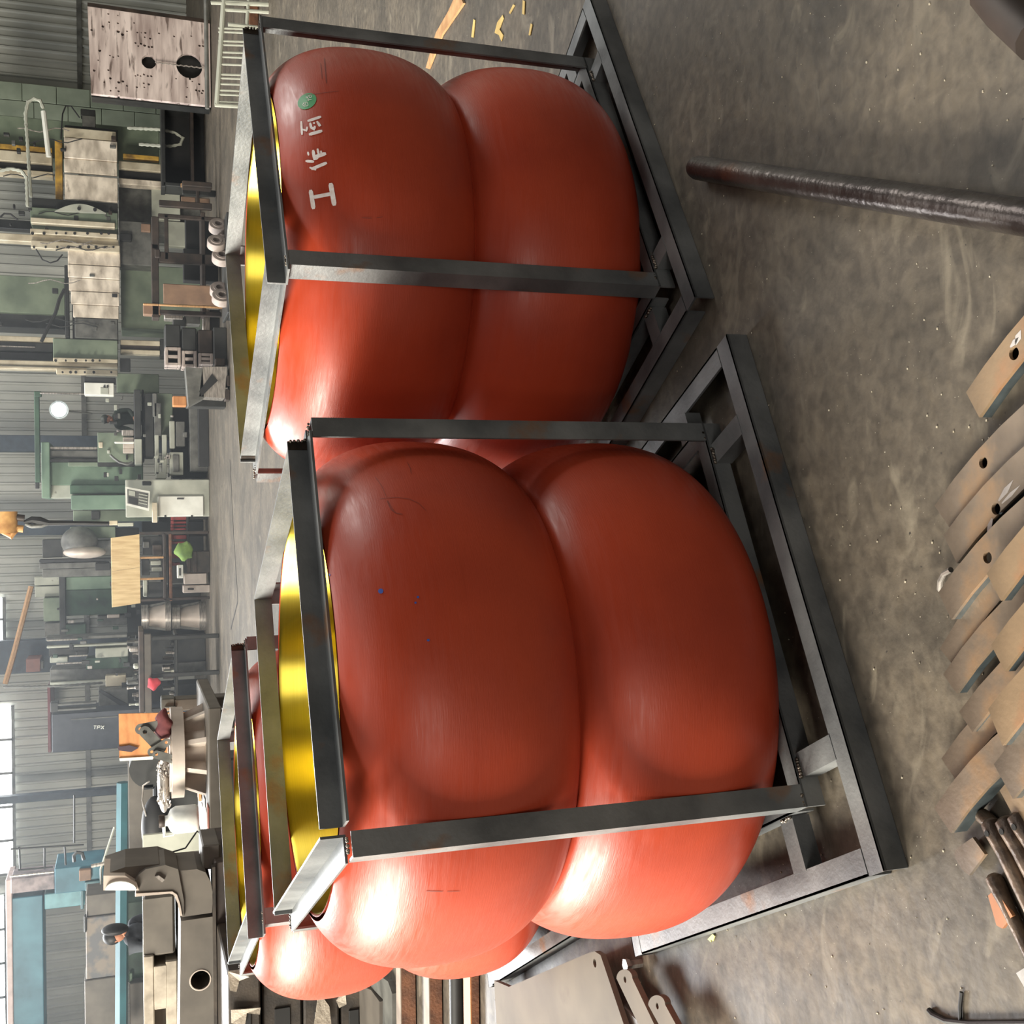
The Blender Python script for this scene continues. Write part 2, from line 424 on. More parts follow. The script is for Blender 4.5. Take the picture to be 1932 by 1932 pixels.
# daylit windows high in the back wall
def window(name, x0, x1, y0, y1, nx):
    w = bpy.data.objects.new(name, None); COL.objects.link(w); w['kind'] = 'structure'
    a = R(x0, x1, y0, y1, YW - .2, .05)
    w.location = ((a[0] + a[1]) / 2, YW - .2, a[4])
    dx = (a[1] - a[0]) / nx
    for i in range(nx):
        MB().box(a[0] + i * dx + .03, a[0] + (i + 1) * dx - .03, YW - .16, YW - .14, a[4] + .04, a[5] - .04).build('pane', m_pane, w)
        MB().box(a[0] + i * dx - .03, a[0] + i * dx + .03, YW - .2, YW - .1, a[4], a[5]).build('mullion', m_grey, w)
    MB().box(a[0], a[1], YW - .2, YW - .1, a[4] - .03, a[4] + .04).build('sill', m_grey, w)
window('window_1', -190, 26, 1338, 1660, 5)
window('window_2', -190, 8, 1130, 1215, 2)
window('window_3', -190, 12, 1700, 1960, 4)

# ------------------------------------------------------------------ crates and vessels
AX, AY, B_, HH, ZI, OX, OY, ZO, TT = .4831, .4768, .055, 1.2226, .0745, .7089, .7252, .0621, .006
CR = [  # x, y, yaw, H, e0, e1, l1, outer offset, label pieces
    (-.4795, 3.0429, .4753, HH, .4615, .5014, .5117, (-.020, -.022)),
    (.8516, 3.8075, .5589, HH + .013, .5558, .543, .4793, (.0045, .0567)),
    (-1.2023, 4.6517, .5253, HH + .007, .568, .5313, .523, (0, 0))]
def angle_x(x0, x1, y, z, sy_out, up=True, b=B_, miter=0.0):
    """angle iron running along x; heel line at (y, z); vertical leg up or down, flat leg to sy_out"""
    t = TT; m_ = MB()
    zt = z + b if up else z - b
    m_.box(x0, x1, min(y, y - sy_out * t), max(y, y - sy_out * t), min(z, zt), max(z, zt)) if up else \
        m_.box(x0, x1, min(y, y + sy_out * t), max(y, y + sy_out * t), min(z, zt), max(z, zt))
    za, zb = (z, z + t) if up else (z - t, z)
    m_.box(x0 - miter, x1 + miter, min(y, y + sy_out * b), max(y, y + sy_out * b), za, zb)
    return m_
def rot_mb(mb, swap):
    if swap: mb.v = [(v[1], v[0], v[2]) for v in mb.v]
    return mb
def bead(pts, r, seed):
    rnd = random.Random(seed); m_ = MB()
    for i, p in enumerate(pts):
        m_.ball((p[0] + rnd.uniform(-.002, .002), p[1] + rnd.uniform(-.002, .002), p[2] + rnd.uniform(-.001, .001)), r * rnd.uniform(.8, 1.2), 5)
    return m_
def make_crate(k, label):
    x, y, th, H, e0, e1, l1, of = CR[k]
    t = thing('steel_crate', label, 'crate', (x, y, 0), th, 'angle iron shipping crates')
    L = lambda mb, nm, mt=steel, sm_=False: mb.build(nm, mt, t, sm_, world=False)
    zt = H - B_
    # top frame: upright leg on the heel line, flat leg projecting outward
    L(angle_x(-e0, e1, -AY, zt, -1), 'top_rail')
    L(angle_x(-AX - .01, AX, AY, zt, 1), 'top_rail')
    L(rot_mb(angle_x(-AY + TT, l1, -AX, zt, -1), True), 'top_rail')
    L(rot_mb(angle_x(-AY + TT, AY, AX, zt, 1), True), 'top_rail')
    for xx in (e1 - .026,):
        L(MB().box(xx, xx + .024, -AY - TT - .0012, -AY - .0002, zt + TT, H - .002) if False else MB().box(xx, xx + .024, -AY - .0015, -AY + .0, zt + TT + .001, H - .001), 'scorch_mark', burnt)
    L(MB().box(-AX - .0015, -AX, l1 - .03, l1 - .002, zt + TT + .001, H - .001), 'scorch_mark', burnt)
    L(bead([(-AX - .004 - i * .009, l1 - .002, zt + .004) for i in range(5)], .005, k + 77), 'weld_bead', weld, True)
    L(bead([(e1 - .001, -AY - .003, zt + TT + .004 + i * .009) for i in range(5)], .0045, k + 78), 'weld_bead', weld, True)
    # posts with the heel outward
    for sx in (-1, 1):
        for sy in (-1, 1):
            cx, cy = sx * (AX + B_), sy * (AY + B_); m_ = MB()
            m_.box(min(cx, cx - sx * B_), max(cx, cx - sx * B_), min(cy, cy - sy * TT), max(cy, cy - sy * TT), ZI, zt - .001)
            m_.box(min(cx, cx - sx * TT), max(cx, cx - sx * TT), min(cy - sy * TT, cy - sy * B_), max(cy - sy * TT, cy - sy * B_), ZI, zt - .001)
            L(m_, 'post')
            L(bead([(cx - sx * (TT + i * .008), cy - sy * TT, ZI + .003) for i in range(6)], .006, k * 9 + sx + 3 * sy), 'weld_bead', weld, True)
            L(bead([(cx - sx * (.012 + i * .008), cy - sy * (.01 + .3 * .008), zt + TT) for i in range(5)], .004, k * 7 + sx + 5 * sy), 'weld_bead', weld, True)
            mm = MB().box(min(cx - sx * .004, cx - sx * B_), max(cx - sx * .004, cx - sx * B_), min(cy - sy * .0065, cy - sy * .0085), max(cy - sy * .0065, cy - sy * .0085), ZI + .002, ZI + .05)
            L(mm, 'scorch_mark', burnt)
    # inner base frame: flat leg on top pointing inward, other leg down
    A1, A2 = AX + B_, AY + B_
    L(angle_x(-A1, A1, -A2, ZI, 1, False), 'inner_rail'); L(angle_x(-A1, A1, A2, ZI, -1, False), 'inner_rail')
    L(rot_mb(angle_x(-A2 + B_, A2 - B_, -A1, ZI, 1, False), True), 'inner_rail'); L(rot_mb(angle_x(-A2 + B_, A2 - B_, A1, ZI, -1, False), True), 'inner_rail')
    # outer base frame
    ox, oy = of
    L(angle_x(-OX + ox, OX + ox, -OY + oy, ZO, 1, False, ZO - .001), 'base_rail'); L(angle_x(-OX + ox, OX + ox, OY + oy, ZO, -1, False, ZO - .001), 'base_rail')
    bb = ZO - .001
    L(rot_mb(angle_x(-OY + oy + bb + .004, OY + oy - bb - .004, -OX + ox, ZO, 1, False, bb), True), 'base_rail')
    L(rot_mb(angle_x(-OY + oy + bb + .004, OY + oy - bb - .004, OX + ox, ZO, -1, False, bb), True), 'base_rail')
    # short tie pieces from the inner to the outer frame
    for sx in (-1, 1):
        for sy in (-1, 1):
            xx = sx * (A1 - .10); y0, y1 = sorted((sy * (A2 + .001), sy * OY + oy - sy * .058))
            m_ = MB().box(xx - .03, xx + .03, y0, y1, ZI - .016, ZI - .011).box(xx - .03, xx - .025, y0, y1, ZI - .06, ZI - .016)
            L(m_, 'tie_bracket')
            L(bead([(xx - .026 + i * .007, sy * (A2 + .004), ZI - .008) for i in range(7)], .005, k + 11 * sx + 3 * sy), 'weld_bead', weld, True)
        yy = -A2 + .12; x0, x1 = sorted((sx * (A1 + .001), sx * OX + ox - sx * .058))
        m_ = MB().box(x0, x1, yy - .03, yy + .03, ZI - .016, ZI - .011).box(x0, x1, yy - .03, yy - .025, ZI - .06, ZI - .016)
        L(m_, 'tie_bracket')
        L(bead([(sx * (A1 + .004), yy - .026 + i * .007, ZI - .008) for i in range(7)], .005, k + 5 * sx), 'weld_bead', weld, True)
    return t
make_crate(0, 'nearest angle iron crate, in front of the other two, around the vessel with blue spots')
make_crate(1, 'angle iron crate at the right behind the nearest one, around the vessel with white lettering')
make_crate(2, 'angle iron crate farthest back on the left, mostly hidden by the nearest crate')

def profile():
    up_ = dict(r0=.42, a=.278, z0=.88, bt=.307, bb=.328); lo = dict(r0=.42, a=.278, z0=.325, bt=.334, bb=.298)
    def arc(p, t0, t1, n):
        out = []
        for i in range(n + 1):
            t = t0 + (t1 - t0) * i / n; c, s = math.cos(t), math.sin(t)
            e = 2 / 2.35
            out.append((p['r0'] + p['a'] * abs(c) ** e, p['z0'] + (p['bt'] if s > 0 else p['bb']) * math.copysign(abs(s) ** e, s)))
        return out
    h = math.pi / 2
    P = [(r, z) for r, z in arc(up_, h, -h, 120) if r >= .552]
    top = P[:]; lowr = [(r, z) for r, z in arc(lo, h, -h, 90)]
    rc = .602
    # cut upper lobe below where it comes back to rc, lower lobe where it leaves rc
    k = max(i for i, (r, z) in enumerate(top) if r >= rc)
    top = top[:k + 1]
    j = min(i for i, (r, z) in enumerate(lowr) if r >= rc)
    lowr = lowr[j:]
    zc = (top[-1][1] + lowr[0][1]) / 2
    return top + [(rc - .012, zc + .003), (rc - .014, zc)] + lowr + [(.30, .028)]
PROF = profile()
OFFS = [(-.025, 0), (-.022, 0), (-.036, .0)]
vessels = []
def make_vessel(k, label):
    x, y, th, H = CR[k][:4]; ox, oy = OFFS[k]; dz = H - HH
    X = x + ox * math.cos(th) - oy * math.sin(th); Y = y + ox * math.sin(th) + oy * math.cos(th)
    t = thing('bulged_vessel', label, 'vessel', (X, Y, 0), th, 'red bulged vessels in crates')
    pf_ = [(r, z + dz * (z / 1.16)) for r, z in PROF]
    zt = pf_[0][1]
    sh = MB().lathe((0, 0, 0), pf_ + [(.30, .042), (.538, .06), (.5385, zt - .010), (.541, zt - .001), (.5455, zt + .0008)], 144, closed=False).build('shell', M_RED, t, 'all', world=False)
    g = MB().lathe((0, 0, 0), [(.535, .07), (.535, zt - .012), (.5395, zt - .001)], 144).build('bore_lining', M_GOLD, t, True, world=False)
    g['label'] = 'bright gold machined inner wall'
    MB().lathe((0, 0, 0), [(.01, .068), (.534, .068)], 72).build('bore_floor', m_dark, t, world=False)
    # weld seam ridge round the widest part of each bulge
    for zz in (.89, .31):
        rr = max((r for r, z in pf_ if abs(z - zz) < .02))
        MB().lathe((0, 0, 0), [(rr - .0015, zz - .003), (rr + .0002, zz), (rr - .0015, zz + .003)], 144).build('seam', M_RED, t, 'all', world=False)
    vessels.append((t, sh, Matrix.Translation((X, Y, 0)) @ Matrix.Rotation(th, 4, 'Z')))
    return t
make_vessel(0, 'red two-bulged vessel in the nearest crate, marked with small blue paint spots')
make_vessel(1, 'red two-bulged vessel in the right-hand crate, with white characters and a green oval sticker')
make_vessel(2, 'red two-bulged vessel in the farthest left crate, half hidden, brightly lit on its left side')

# paint marks lying on the curved shells
def on_shell(k, pts):
    t, sh, mw = vessels[k]; inv = mw.inverted()
    if k not in BV:
        me = sh.data; BV[k] = BVHTree.FromPolygons([v.co for v in me.vertices], [p.vertices[:] for p in me.polygons])
    out = []
    o = inv @ CAM
    for ix, iy in pts:
        d = (inv.to_3x3() @ ray(ix, iy)).normalized()
        h = BV[k].ray_cast(o, d)
        if h[0] is None: return None
        n = h[1] if h[1].dot(d) < 0 else -h[1]
        out.append(h[0] + n * .0012)
    return out
BV = {}
def stroke(k, mb, pl, w):
    """a painted stroke: polyline in photograph pixels carried onto the shell, tapering at the ends"""
    q = []
    for a, b in zip(pl[:-1], pl[1:]):
        n = max(2, int(math.hypot(b[0] - a[0], b[1] - a[1]) / 4))
        q += [(a[0] + (b[0] - a[0]) * i / n, a[1] + (b[1] - a[1]) * i / n) for i in range(n)]
    q.append(pl[-1])
    Lp, Rp = [], []
    for i, p in enumerate(q):
        a, b = q[max(i - 1, 0)], q[min(i + 1, len(q) - 1)]
        dx, dy = b[0] - a[0], b[1] - a[1]; l = math.hypot(dx, dy) or 1
        ww = w / 2 * (.6 if i in (0, len(q) - 1) else 1)
        Lp.append((p[0] - dy / l * ww, p[1] + dx / l * ww)); Rp.append((p[0] + dy / l * ww, p[1] - dx / l * ww))
    A, Bq = on_shell(k, Lp), on_shell(k, Rp)
    if not A or not Bq: return
    n = len(A); mb.add(A + Bq, [(i, i + 1, n + i + 1, n + i) for i in range(n - 1)])
def blob(k, cx, cy, rx, ry, ang, n=20):
    pts = []
    for i in range(n):
        t = 2 * math.pi * i / n; a, b = rx * math.cos(t), ry * math.sin(t)
        pts.append((cx + a * math.cos(ang) - b * math.sin(ang), cy + a * math.sin(ang) + b * math.cos(ang)))
    P = on_shell(k, [(cx, cy)] + pts)
    return MB().add(P, [(0, 1 + i, 1 + (i + 1) % n) for i in range(n)])
Z = lambda x, y: (400 + x * .2588, y * .2588)       # coordinates read off an enlarged crop
chars = [
    [([(865, 1335), (893, 1500)], 9), ([(720, 1385), (742, 1525)], 8), ([(735, 1440), (880, 1412)], 7)],
    [([(725, 1235), (838, 1188)], 6), ([(712, 1222), (760, 1240)], 4), ([(683, 1175), (745, 1180)], 5), ([(700, 1108), (706, 1135)], 4), ([(738, 1095), (748, 1160), (775, 1150)], 6), ([(740, 1150), (832, 1120)], 7), ([(770, 1085), (780, 1130)], 5), ([(795, 1100), (800, 1135)], 4)],
    [([(652, 885), (658, 985)], 4), ([(662, 945), (690, 955), (696, 925)], 4), ([(698, 885), (797, 852)], 5), ([(708, 983), (805, 955)], 6), ([(716, 895), (724, 930), (745, 945), (752, 920)], 5), ([(738, 900), (752, 898)], 4), ([(765, 885), (790, 922), (775, 905)], 5)]]
for cpl in chars:
    mb = MB()
    for pl, w in cpl: stroke(1, mb, [Z(*p) for p in pl], w)
    mb.build('painted_character', m_chalk, vessels[1][0], world=False)
st = blob(1, 579.5, 191.5, 19, 14, math.radians(-32)).build('oval_sticker', m_sticker, vessels[1][0], world=False)
st['label'] = 'green oval sticker with two small white characters'
def stroke_up(k, mb, pl, w, o0, s, ang):
    ca, sa = math.cos(ang), math.sin(ang)
    pts = [(o0[0] + s * (p[0] * ca - p[1] * sa), o0[1] + s * (p[0] * sa + p[1] * ca)) for p in pl]
    n0 = len(mb.v); stroke(k, mb, pts, w)
    t, sh, mw = vessels[k]; c = Vector((0, 0, .9))
    for i in range(n0, len(mb.v)):
        v = Vector(mb.v[i]); o = mw.inverted() @ CAM; mb.v[i] = tuple(v + (o - v).normalized() * .0012)
# characters are written along the photograph's -y direction; local x is "down the page", local y is "back along the line"
he = [[(0, 4), (-4, 0)], [(-4, 0), (0, -4)], [(-1, 2), (-1, -2)], [(1.2, 3), (1.2, -3)], [(5, 3), (5, -3)], [(1.2, 3), (5, 3)], [(1.2, -3), (5, -3)]]
ge = [[(-4, 3), (5, 3)], [(-1, 5), (-1, 1)], [(-3.5, 0), (-3.5, -3.5)], [(-3.5, -3.5), (0, 1)], [(-2.5, .5), (.5, -4)], [(1.5, 0), (1.5, -4)], [(5, 0), (5, -4)], [(1.5, 0), (5, 0)], [(1.5, -4), (5, -4)]]
for g_, c_ in ((he, (575.5, 197.5)), (ge, (582.5, 185.5))):
    mb = MB()
    for pl in g_: stroke_up(1, mb, pl, 1.0, c_, 1.15, math.radians(-12))
    mb.build('sticker_character', m_chalk, st, world=False)
for cx, cy, r_ in ((718.6, 1115.5, 5), (788.5, 1127, 2.4), (784, 1137.5, 2.2), (808, 1208, 2.8), (622, 1085, 2.4)):
    p = on_shell(0, [(cx, cy)])
    if p: blob(0, cx, cy, r_, r_ * .95, 0, 12).build('paint_spot', m_bluespot, vessels[0][0], world=False)
# faint dark scuffs scraped into the paint
m_scuff = mat('dark_scuff', (124, 52, 40), (112, 48, 36), .5)
for k, lst in ((0, [([(730, 945), (738, 962), (748, 969), (760, 971)], 1.2), ([(716, 942), (732, 940), (750, 939), (772, 942), (790, 950), (804, 964)], .8), ([(768, 872), (774, 884), (776, 896)], 1.0), ([(708, 900), (720, 917), (729, 938)], .8), ([(731, 944), (744, 966)], .8), ([(803, 1681), (836, 1682)], 1.2), ([(843, 1682), (868, 1681)], 1)]),
               (1, [([(612, 110), (616, 158)], 1.5), ([(605, 120), (608, 150)], 1), ([(682, 411), (702, 412)], 1.2), ([(710, 411), (722, 409)], 1.2), ([(575, 180), (640, 172)], .8)])):
    for pl, w in lst:
        mb = MB(); stroke(k, mb, pl, w)
        if mb.v: mb.build('scuff_mark', m_scuff, vessels[k][0], world=False)
# ------------------------------------------------------------------ workshop behind: helper for units standing at a distance Y
def unit(name, label, cat, Y, parts, group=None, rz=0):
    bx = [R(p[1], p[2], p[3], p[4], Y + p[5], p[6]) for p in parts]
    X = (min(b[0] for b in bx) + max(b[1] for b in bx)) / 2; z = max(0, min(b[4] for b in bx))
    t = thing(name, label, cat, (X, Y, z), 0, group)
    for p, b in zip(parts, bx):
        bev = p[8] if len(p) > 8 else .012
        MB().box(*b[:4], max(0, b[4]), b[5], bev).build(p[0], p[7], t)
    return t
def holes_plate(name, poly, holes, z0, th, mt, parent, plane='XY', Y=0, bev=.001):
    """flat plate with real through-holes"""
    from mathutils.geometry import delaunay_2d_cdt
    loops = [[(float(p[0]), float(p[1])) for p in poly]]
    for c, r_ in holes:
        n = 24 if r_ > .06 else 14 if r_ > .009 and plane == 'XY' else 8
        loops.append([(c[0] + r_ * math.cos(2 * math.pi * k / n), c[1] + r_ * math.sin(2 * math.pi * k / n)) for k in range(n)])
    vs, es = [], []
    for L_ in loops:
        n0 = len(vs); vs += [Vector(p) for p in L_]; es += [(n0 + i, n0 + (i + 1) % len(L_)) for i in range(len(L_))]
    ov, oe, of_, *_ = delaunay_2d_cdt(vs, es, [], 1, 1e-6)
    def inside(p, L_):
        r_ = False; j = len(L_) - 1
        for i in range(len(L_)):
            if (L_[i][1] > p[1]) != (L_[j][1] > p[1]) and p[0] < (L_[j][0] - L_[i][0]) * (p[1] - L_[i][1]) / (L_[j][1] - L_[i][1]) + L_[i][0]: r_ = not r_
            j = i
        return r_
    fs = []
    for f in of_:
        c = sum((ov[i] for i in f), Vector((0, 0))) / len(f)
        if inside(c, loops[0]) and not any((c - Vector(h[0])).length < h[1] * .97 for h in holes): fs.append(tuple(f))
    n = len(ov)
    P = (lambda p, t_: (p[0], p[1], z0 + t_)) if plane == 'XY' else (lambda p, t_: (p[0], Y + th - t_, p[1]))
    mb = MB(); cnt = {}
    for f in fs:
        for i in range(len(f)):
            k = tuple(sorted((f[i], f[(i + 1) % len(f)]))); cnt[k] = cnt.get(k, 0) + 1
    side = [(a_, b_, b_ + n, a_ + n) for (a_, b_), c in cnt.items() if c == 1]
    mb.add([P(p, 0) for p in ov] + [P(p, th) for p in ov], fs + [tuple(i + n for i in f) for f in fs] + side)
    return mb.build(name, mt, parent)
def P3(x, y, Y): return I(x, y, Y)

# ---- perforated face plate standing against the wall, right
Yp = 22.2
t = thing('perforated_plate', 'large pale steel face plate full of bolt holes, standing upright at the far right', 'plate', (I(300, 100, Yp).x, Yp, 0))
a = [I(165, 12, Yp), I(172, 176, Yp), I(400, 200, Yp), I(400, 45, Yp)]
xz = lambda p: (p.x, p.z)
poly = [(a[3].x, .02), (a[0].x - .0, a[0].z), (a[1].x, a[1].z), (a[2].x, .02)]
hs = []
def zz(x, y): return (x / 3.864, y / 3.864)
for hx, hy, hr in [(790, 100, 7), (860, 112, 5), (795, 160, 7), (750, 192, 9), (668, 218, 8), (862, 228, 11), (893, 250, 11), (926, 226, 7), (860, 168, 7), (978, 166, 6),
                   (1002, 236, 6), (1030, 238, 4), (1060, 238, 8), (1055, 270, 6), (1095, 280, 8), (1160, 242, 7), (1270, 264, 7), (1395, 262, 6), (1455, 332, 9), (1500, 322, 9), (1480, 334, 8),
                   (988, 312, 7), (1008, 335, 6), (1028, 318, 8), (1055, 330, 10), (1085, 340, 8), (1108, 341, 8), (727, 368, 10), (802, 404, 6), (826, 416, 6), (862, 408, 6), (716, 438, 5), (687, 513, 9), (790, 510, 7),
                   (805, 570, 9), (866, 598, 10), (896, 592, 9), (760, 598, 6), (846, 640, 6), (926, 625, 7), (806, 660, 7), (865, 664, 8), (865, 700, 8), (988, 552, 6), (1005, 546, 6), (1025, 553, 6), (1050, 542, 8), (1078, 553, 8), (1103, 554, 8),
                   (998, 634, 8), (1048, 606, 7), (1085, 613, 9), (1052, 635, 6), (1284, 573, 5), (1385, 575, 8), (1402, 593, 5), (1366, 637, 5), (1452, 612, 8), (1430, 657, 8), (1453, 662, 8), (1480, 660, 8), (1472, 678, 8), (1360, 706, 7), (1502, 695, 8)]:
    q = I(*zz(hx, hy), Yp); hs.append(((q.x, q.z), hr / 3.864 / 92))
for hx, hy, hr in [(1085, 450, 47), (1380, 480, 85)]:
    q = I(*zz(hx, hy), Yp); hs.append(((q.x, q.z), hr / 3.864 / 92))
holes_plate('face', poly, hs, 0, .10, m_plate, t, 'XZ', Yp)
MB().prism([(p[0], Yp + .18, p[1]) for p in poly], (0, .3, 0)).build('backing_box', m_dgrey, t)
MB().prism([(poly[1][0] - .0, Yp - .01, poly[1][1]), (poly[1][0] + .07, Yp - .01, poly[1][1]), (poly[0][0] + .07, Yp - .01, .02), (poly[0][0], Yp - .01, .02)], (0, .5, 0)).build('edge_flange', m_brown, t)
pts = [I(*zz(1130 + i * 19, 455 + 45 * i / 20 + (3 if i % 2 else -3)), Yp - .06) for i in range(21)]
MB().tube(pts, .012, 6).build('chain', m_silver, t, True)

# ---- dark cabinet below and left of it
unit('open_cabinet', 'tall black open cabinet beside the perforated plate', 'cabinet', 24.0, [
    ('back_panel', 308, None, 198, 352, .6, .05, m_dark), ('side_panel', 308, None, 196, 202, 0, .65, m_dgrey), ('side_panel', 308, None, 345, 352, 0, .65, m_dgrey),
    ('top_panel', 304, 312, 196, 352, 0, .65, m_dgrey), ('shelf', 360, 366, 202, 345, .1, .5, m_brown), ('front_trim', 396, 403, 196, 352, -.02, .03, m_brown)])
# ---- light tube rack at the far right
def rack():
    Y = 13.2
    t = thing('tube_rack', 'pale metal tube rack with many upright rungs, right of the crates', 'rack', (I(450, 100, Y).x, Y, 0))
    bar = lambda p, q, w, nm, mt=m_lgrey: MB().cyl(P3(*p, Y), P3(*q, Y), w, n=8).build(nm, mt, t, True)
    bar((409, 197), (424, -30), .028, 'top_rail'); bar((391, 205), (388, -30), .024, 'rear_rail', m_grey)
    bar((455, 200), (470, -20), .02, 'lower_rail'); 
    for i, yy in enumerate((192, 178, 170, 158, 147, 140, 121, 107, 98, 84, 77, 60, 53)):
        bar((412, yy), (468, yy + 2), .013, 'rung')
    for yy in (3, 18): bar((422, yy), (527, yy + 6), .022, 'cross_tube')
    bar((430, 46), (486, 52), .024, 'cross_tube')
    p = P3(529, 12, Y)
    MB().cyl((p.x, Y, 0), P3(398, 5, Y), .022, n=8).build('leg', m_lgrey, t, True)
    p = P3(450, 198, Y)
    MB().cyl((p.x, Y, 0), P3(405, 198, Y), .024, n=8).build('leg', m_lgrey, t, True)
    MB().cyl((p.x, Y, .02), P3(529, 12, Y), .016, n=8).build('foot_rail', m_lgrey, t, True)
rack()
unit('scrap_bin', 'low rusty bin behind the pale tube rack', 'bin', 14.2, [
    ('front', 470, None, 10, 120, 0, .03, m_rust), ('back', 462, None, 10, 120, .6, .03, m_brown), ('side', 466, None, 117, 120, 0, .6, m_rust), ('scrap', 474, 500, 14, 114, .05, .5, m_slab)])

# ---- heavy double-column machine, right half
Ym = 25.5
unit('boring_machine', 'tall grey-green machine tool with cream slide rails and stepped steel covers', 'machine', Ym, [
    ('column', -60, 300, 228, 300, .5, 1.0, m_green), ('slide_rail', -60, 98, 284, 304, .1, .3, m_cream), ('yellow_strip', -60, 98, 272, 282, .15, .3, m_yellow), ('slide_slot', -60, 98, 304, 318, .2, .3, m_dark),
    ('slide_rail', -60, 100, 318, 328, .1, .3, m_cream),
    ('saddle', 122, 222, 240, 262, -.2, .9, m_dgrey),
    ('cover_plate', 120, 219, 244, 262, -.3, .1, m_cream), ('cover_plate', 121, 221, 263, 301, -.33, .1, m_cover), ('cover_plate', 121, 221, 302, 328, -.30, .1, m_cover), ('cover_plate', 122, 222, 332, 378, -.35, .1, m_cover),
    ('post', 104, 118, 264, 378, -.1, .2, m_yellow), ('arm_housing', 60, 222, 378, 398, -.3, 1.0, m_dgrey), ('arm_housing', 57, 222, 396, 426, -.4, 1.0, m_green),
    ('rail_cap', 58, 217, 415, 425, -.5, .2, m_cream), ('slide_rail', -60, 224, 444, 458, -.3, .3, m_cream), ('bolt_strip', 57, 221, 436, 445, -.45, .2, m_cream), ('bolt_strip', 58, 226, 458, 472, -.45, .2, m_cream),
    ('rail_dark', -60, 60, 413, 430, .2, .3, m_dgrey),
    ('yellow_strip', 232, 300, 292, 300, .1, .2, m_yellow), ('lower_rail', 224, 316, 307, 322, .05, .3, m_cream), ('lower_slot', 224, 316, 322, 338, .15, .3, m_dark), ('lower_rail', 224, 314, 339, 350, .05, .3, m_cover),
    ('base_block', 316, 340, 312, 346, 0, .4, m_grey), ('base_cap', 315, 339, 344, 351, -.1, .3, m_cream),
    ('pale_panel', 286, 340, 350, 415, .3, .2, m_lgrey), ('column_lower', 224, None, 350, 440, .6, .8, m_grey), ('pale_panel', 311, 355, 418, 465, .3, .2, m_lgrey),
    ('grey_cabinet', 225, 286, 418, 500, -.1, .6, m_grey), ('switch_block', 226, 248, 440, 455, -.2, .1, m_black), ('tan_block', 266, 284, 422, 437, -.2, .1, m_tan),
    ('cover_plate', 128, 227, 474, 500, -.35, .1, m_cover), ('cover_plate', 128, 226, 501, 525, -.37, .1, m_cover), ('cover_plate', 130, 226, 526, 550, -.35, .1, m_cover), ('cover_plate', 134, 225, 551, 575, -.37, .1, m_cover),
    ('cover_plate', 138, 224, 576, 600, -.35, .1, m_cover), ('cover_plate', 141, 222, 601, 638, -.37, .1, m_grey), ('cover_frame', 122, 130, 500, 636, -.3, .3, m_dgrey), ('cover_backing', 136, 222, 474, 640, -.2, .6, m_dark),
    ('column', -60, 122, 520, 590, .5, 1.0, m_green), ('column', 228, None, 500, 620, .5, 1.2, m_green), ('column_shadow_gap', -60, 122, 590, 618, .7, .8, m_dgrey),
    ('slide_rail', -60, 124, 634, 643, .1, .3, m_cream), ('slide_slot', -60, 100, 645, 662, .2, .3, m_dgrey), ('slide_bar', -60, 66, 652, 654, .1, .05, m_silver), ('slide_slot', -60, 100, 664, 678, .2, .3, m_black),
    ('carriage', 100, 222, 640, 680, -.2, .8, m_green), ('slide_rail', -60, 222, 681, 690, -.1, .3, m_cream), ('slide_rail', -60, 164, 692, 697, -.2, .3, m_cream), ('bolt_strip', 100, 222, 676, 683, -.35, .2, m_cream), ('bolt_strip', 106, 222, 697, 707, -.35, .2, m_cream),
    ('lower_rail', 227, 302, 642, 651, .05, .3, m_cream), ('lower_slot', 227, 302, 651, 660, .15, .3, m_brown), ('lower_rail', 227, 302, 660, 668, .05, .3, m_cream), ('foot', 302, None, 640, 672, .1, .6, m_dgrey),
    ('switch_block', 226, 246, 676, 700, -.2, .2, m_black), ('lower_panel', 220, 300, 705, 740, .4, .3, m_green)])
BM = [o for o in COL.objects if o.name == 'boring_machine'][0]
pts = []
a0, a1 = I(103, 398, Ym - .52), I(200, 402, Ym - .52)
for i in range(17):
    u = i / 16; p = a0.lerp(a1, u); pts.append(Vector((p.x + .17 * math.sin(math.pi * u), p.y, p.z)))
t_ = BM
gd = MB().prism(pts, (0, .1, 0)).build('arched_guard', m_lgrey, t_)
for x, y in ((149, 393), (179, 395)): 
    c = I(x, y, Ym - .57); MB().cyl(c, c + Vector((0, .06, 0)), .035, n=10).build('bolt', m_black, t_)
for yy, xs in ((440, (61, 83, 106, 124, 141, 165, 191, 205)), (466, (64, 86, 108, 129, 151, 167, 181, 198, 214)), (680, (105, 124, 143, 162, 175, 188)), (702, (118, 133, 143, 160, 177, 210))):
    mb = MB()
    t_ = BM
    for x in xs:
        c = I(x, yy, Ym - .47); MB().cyl(c, c + Vector((0, .04, 0)), .03 if x % 2 else .022, n=8).build('bolt', m_black, t_)
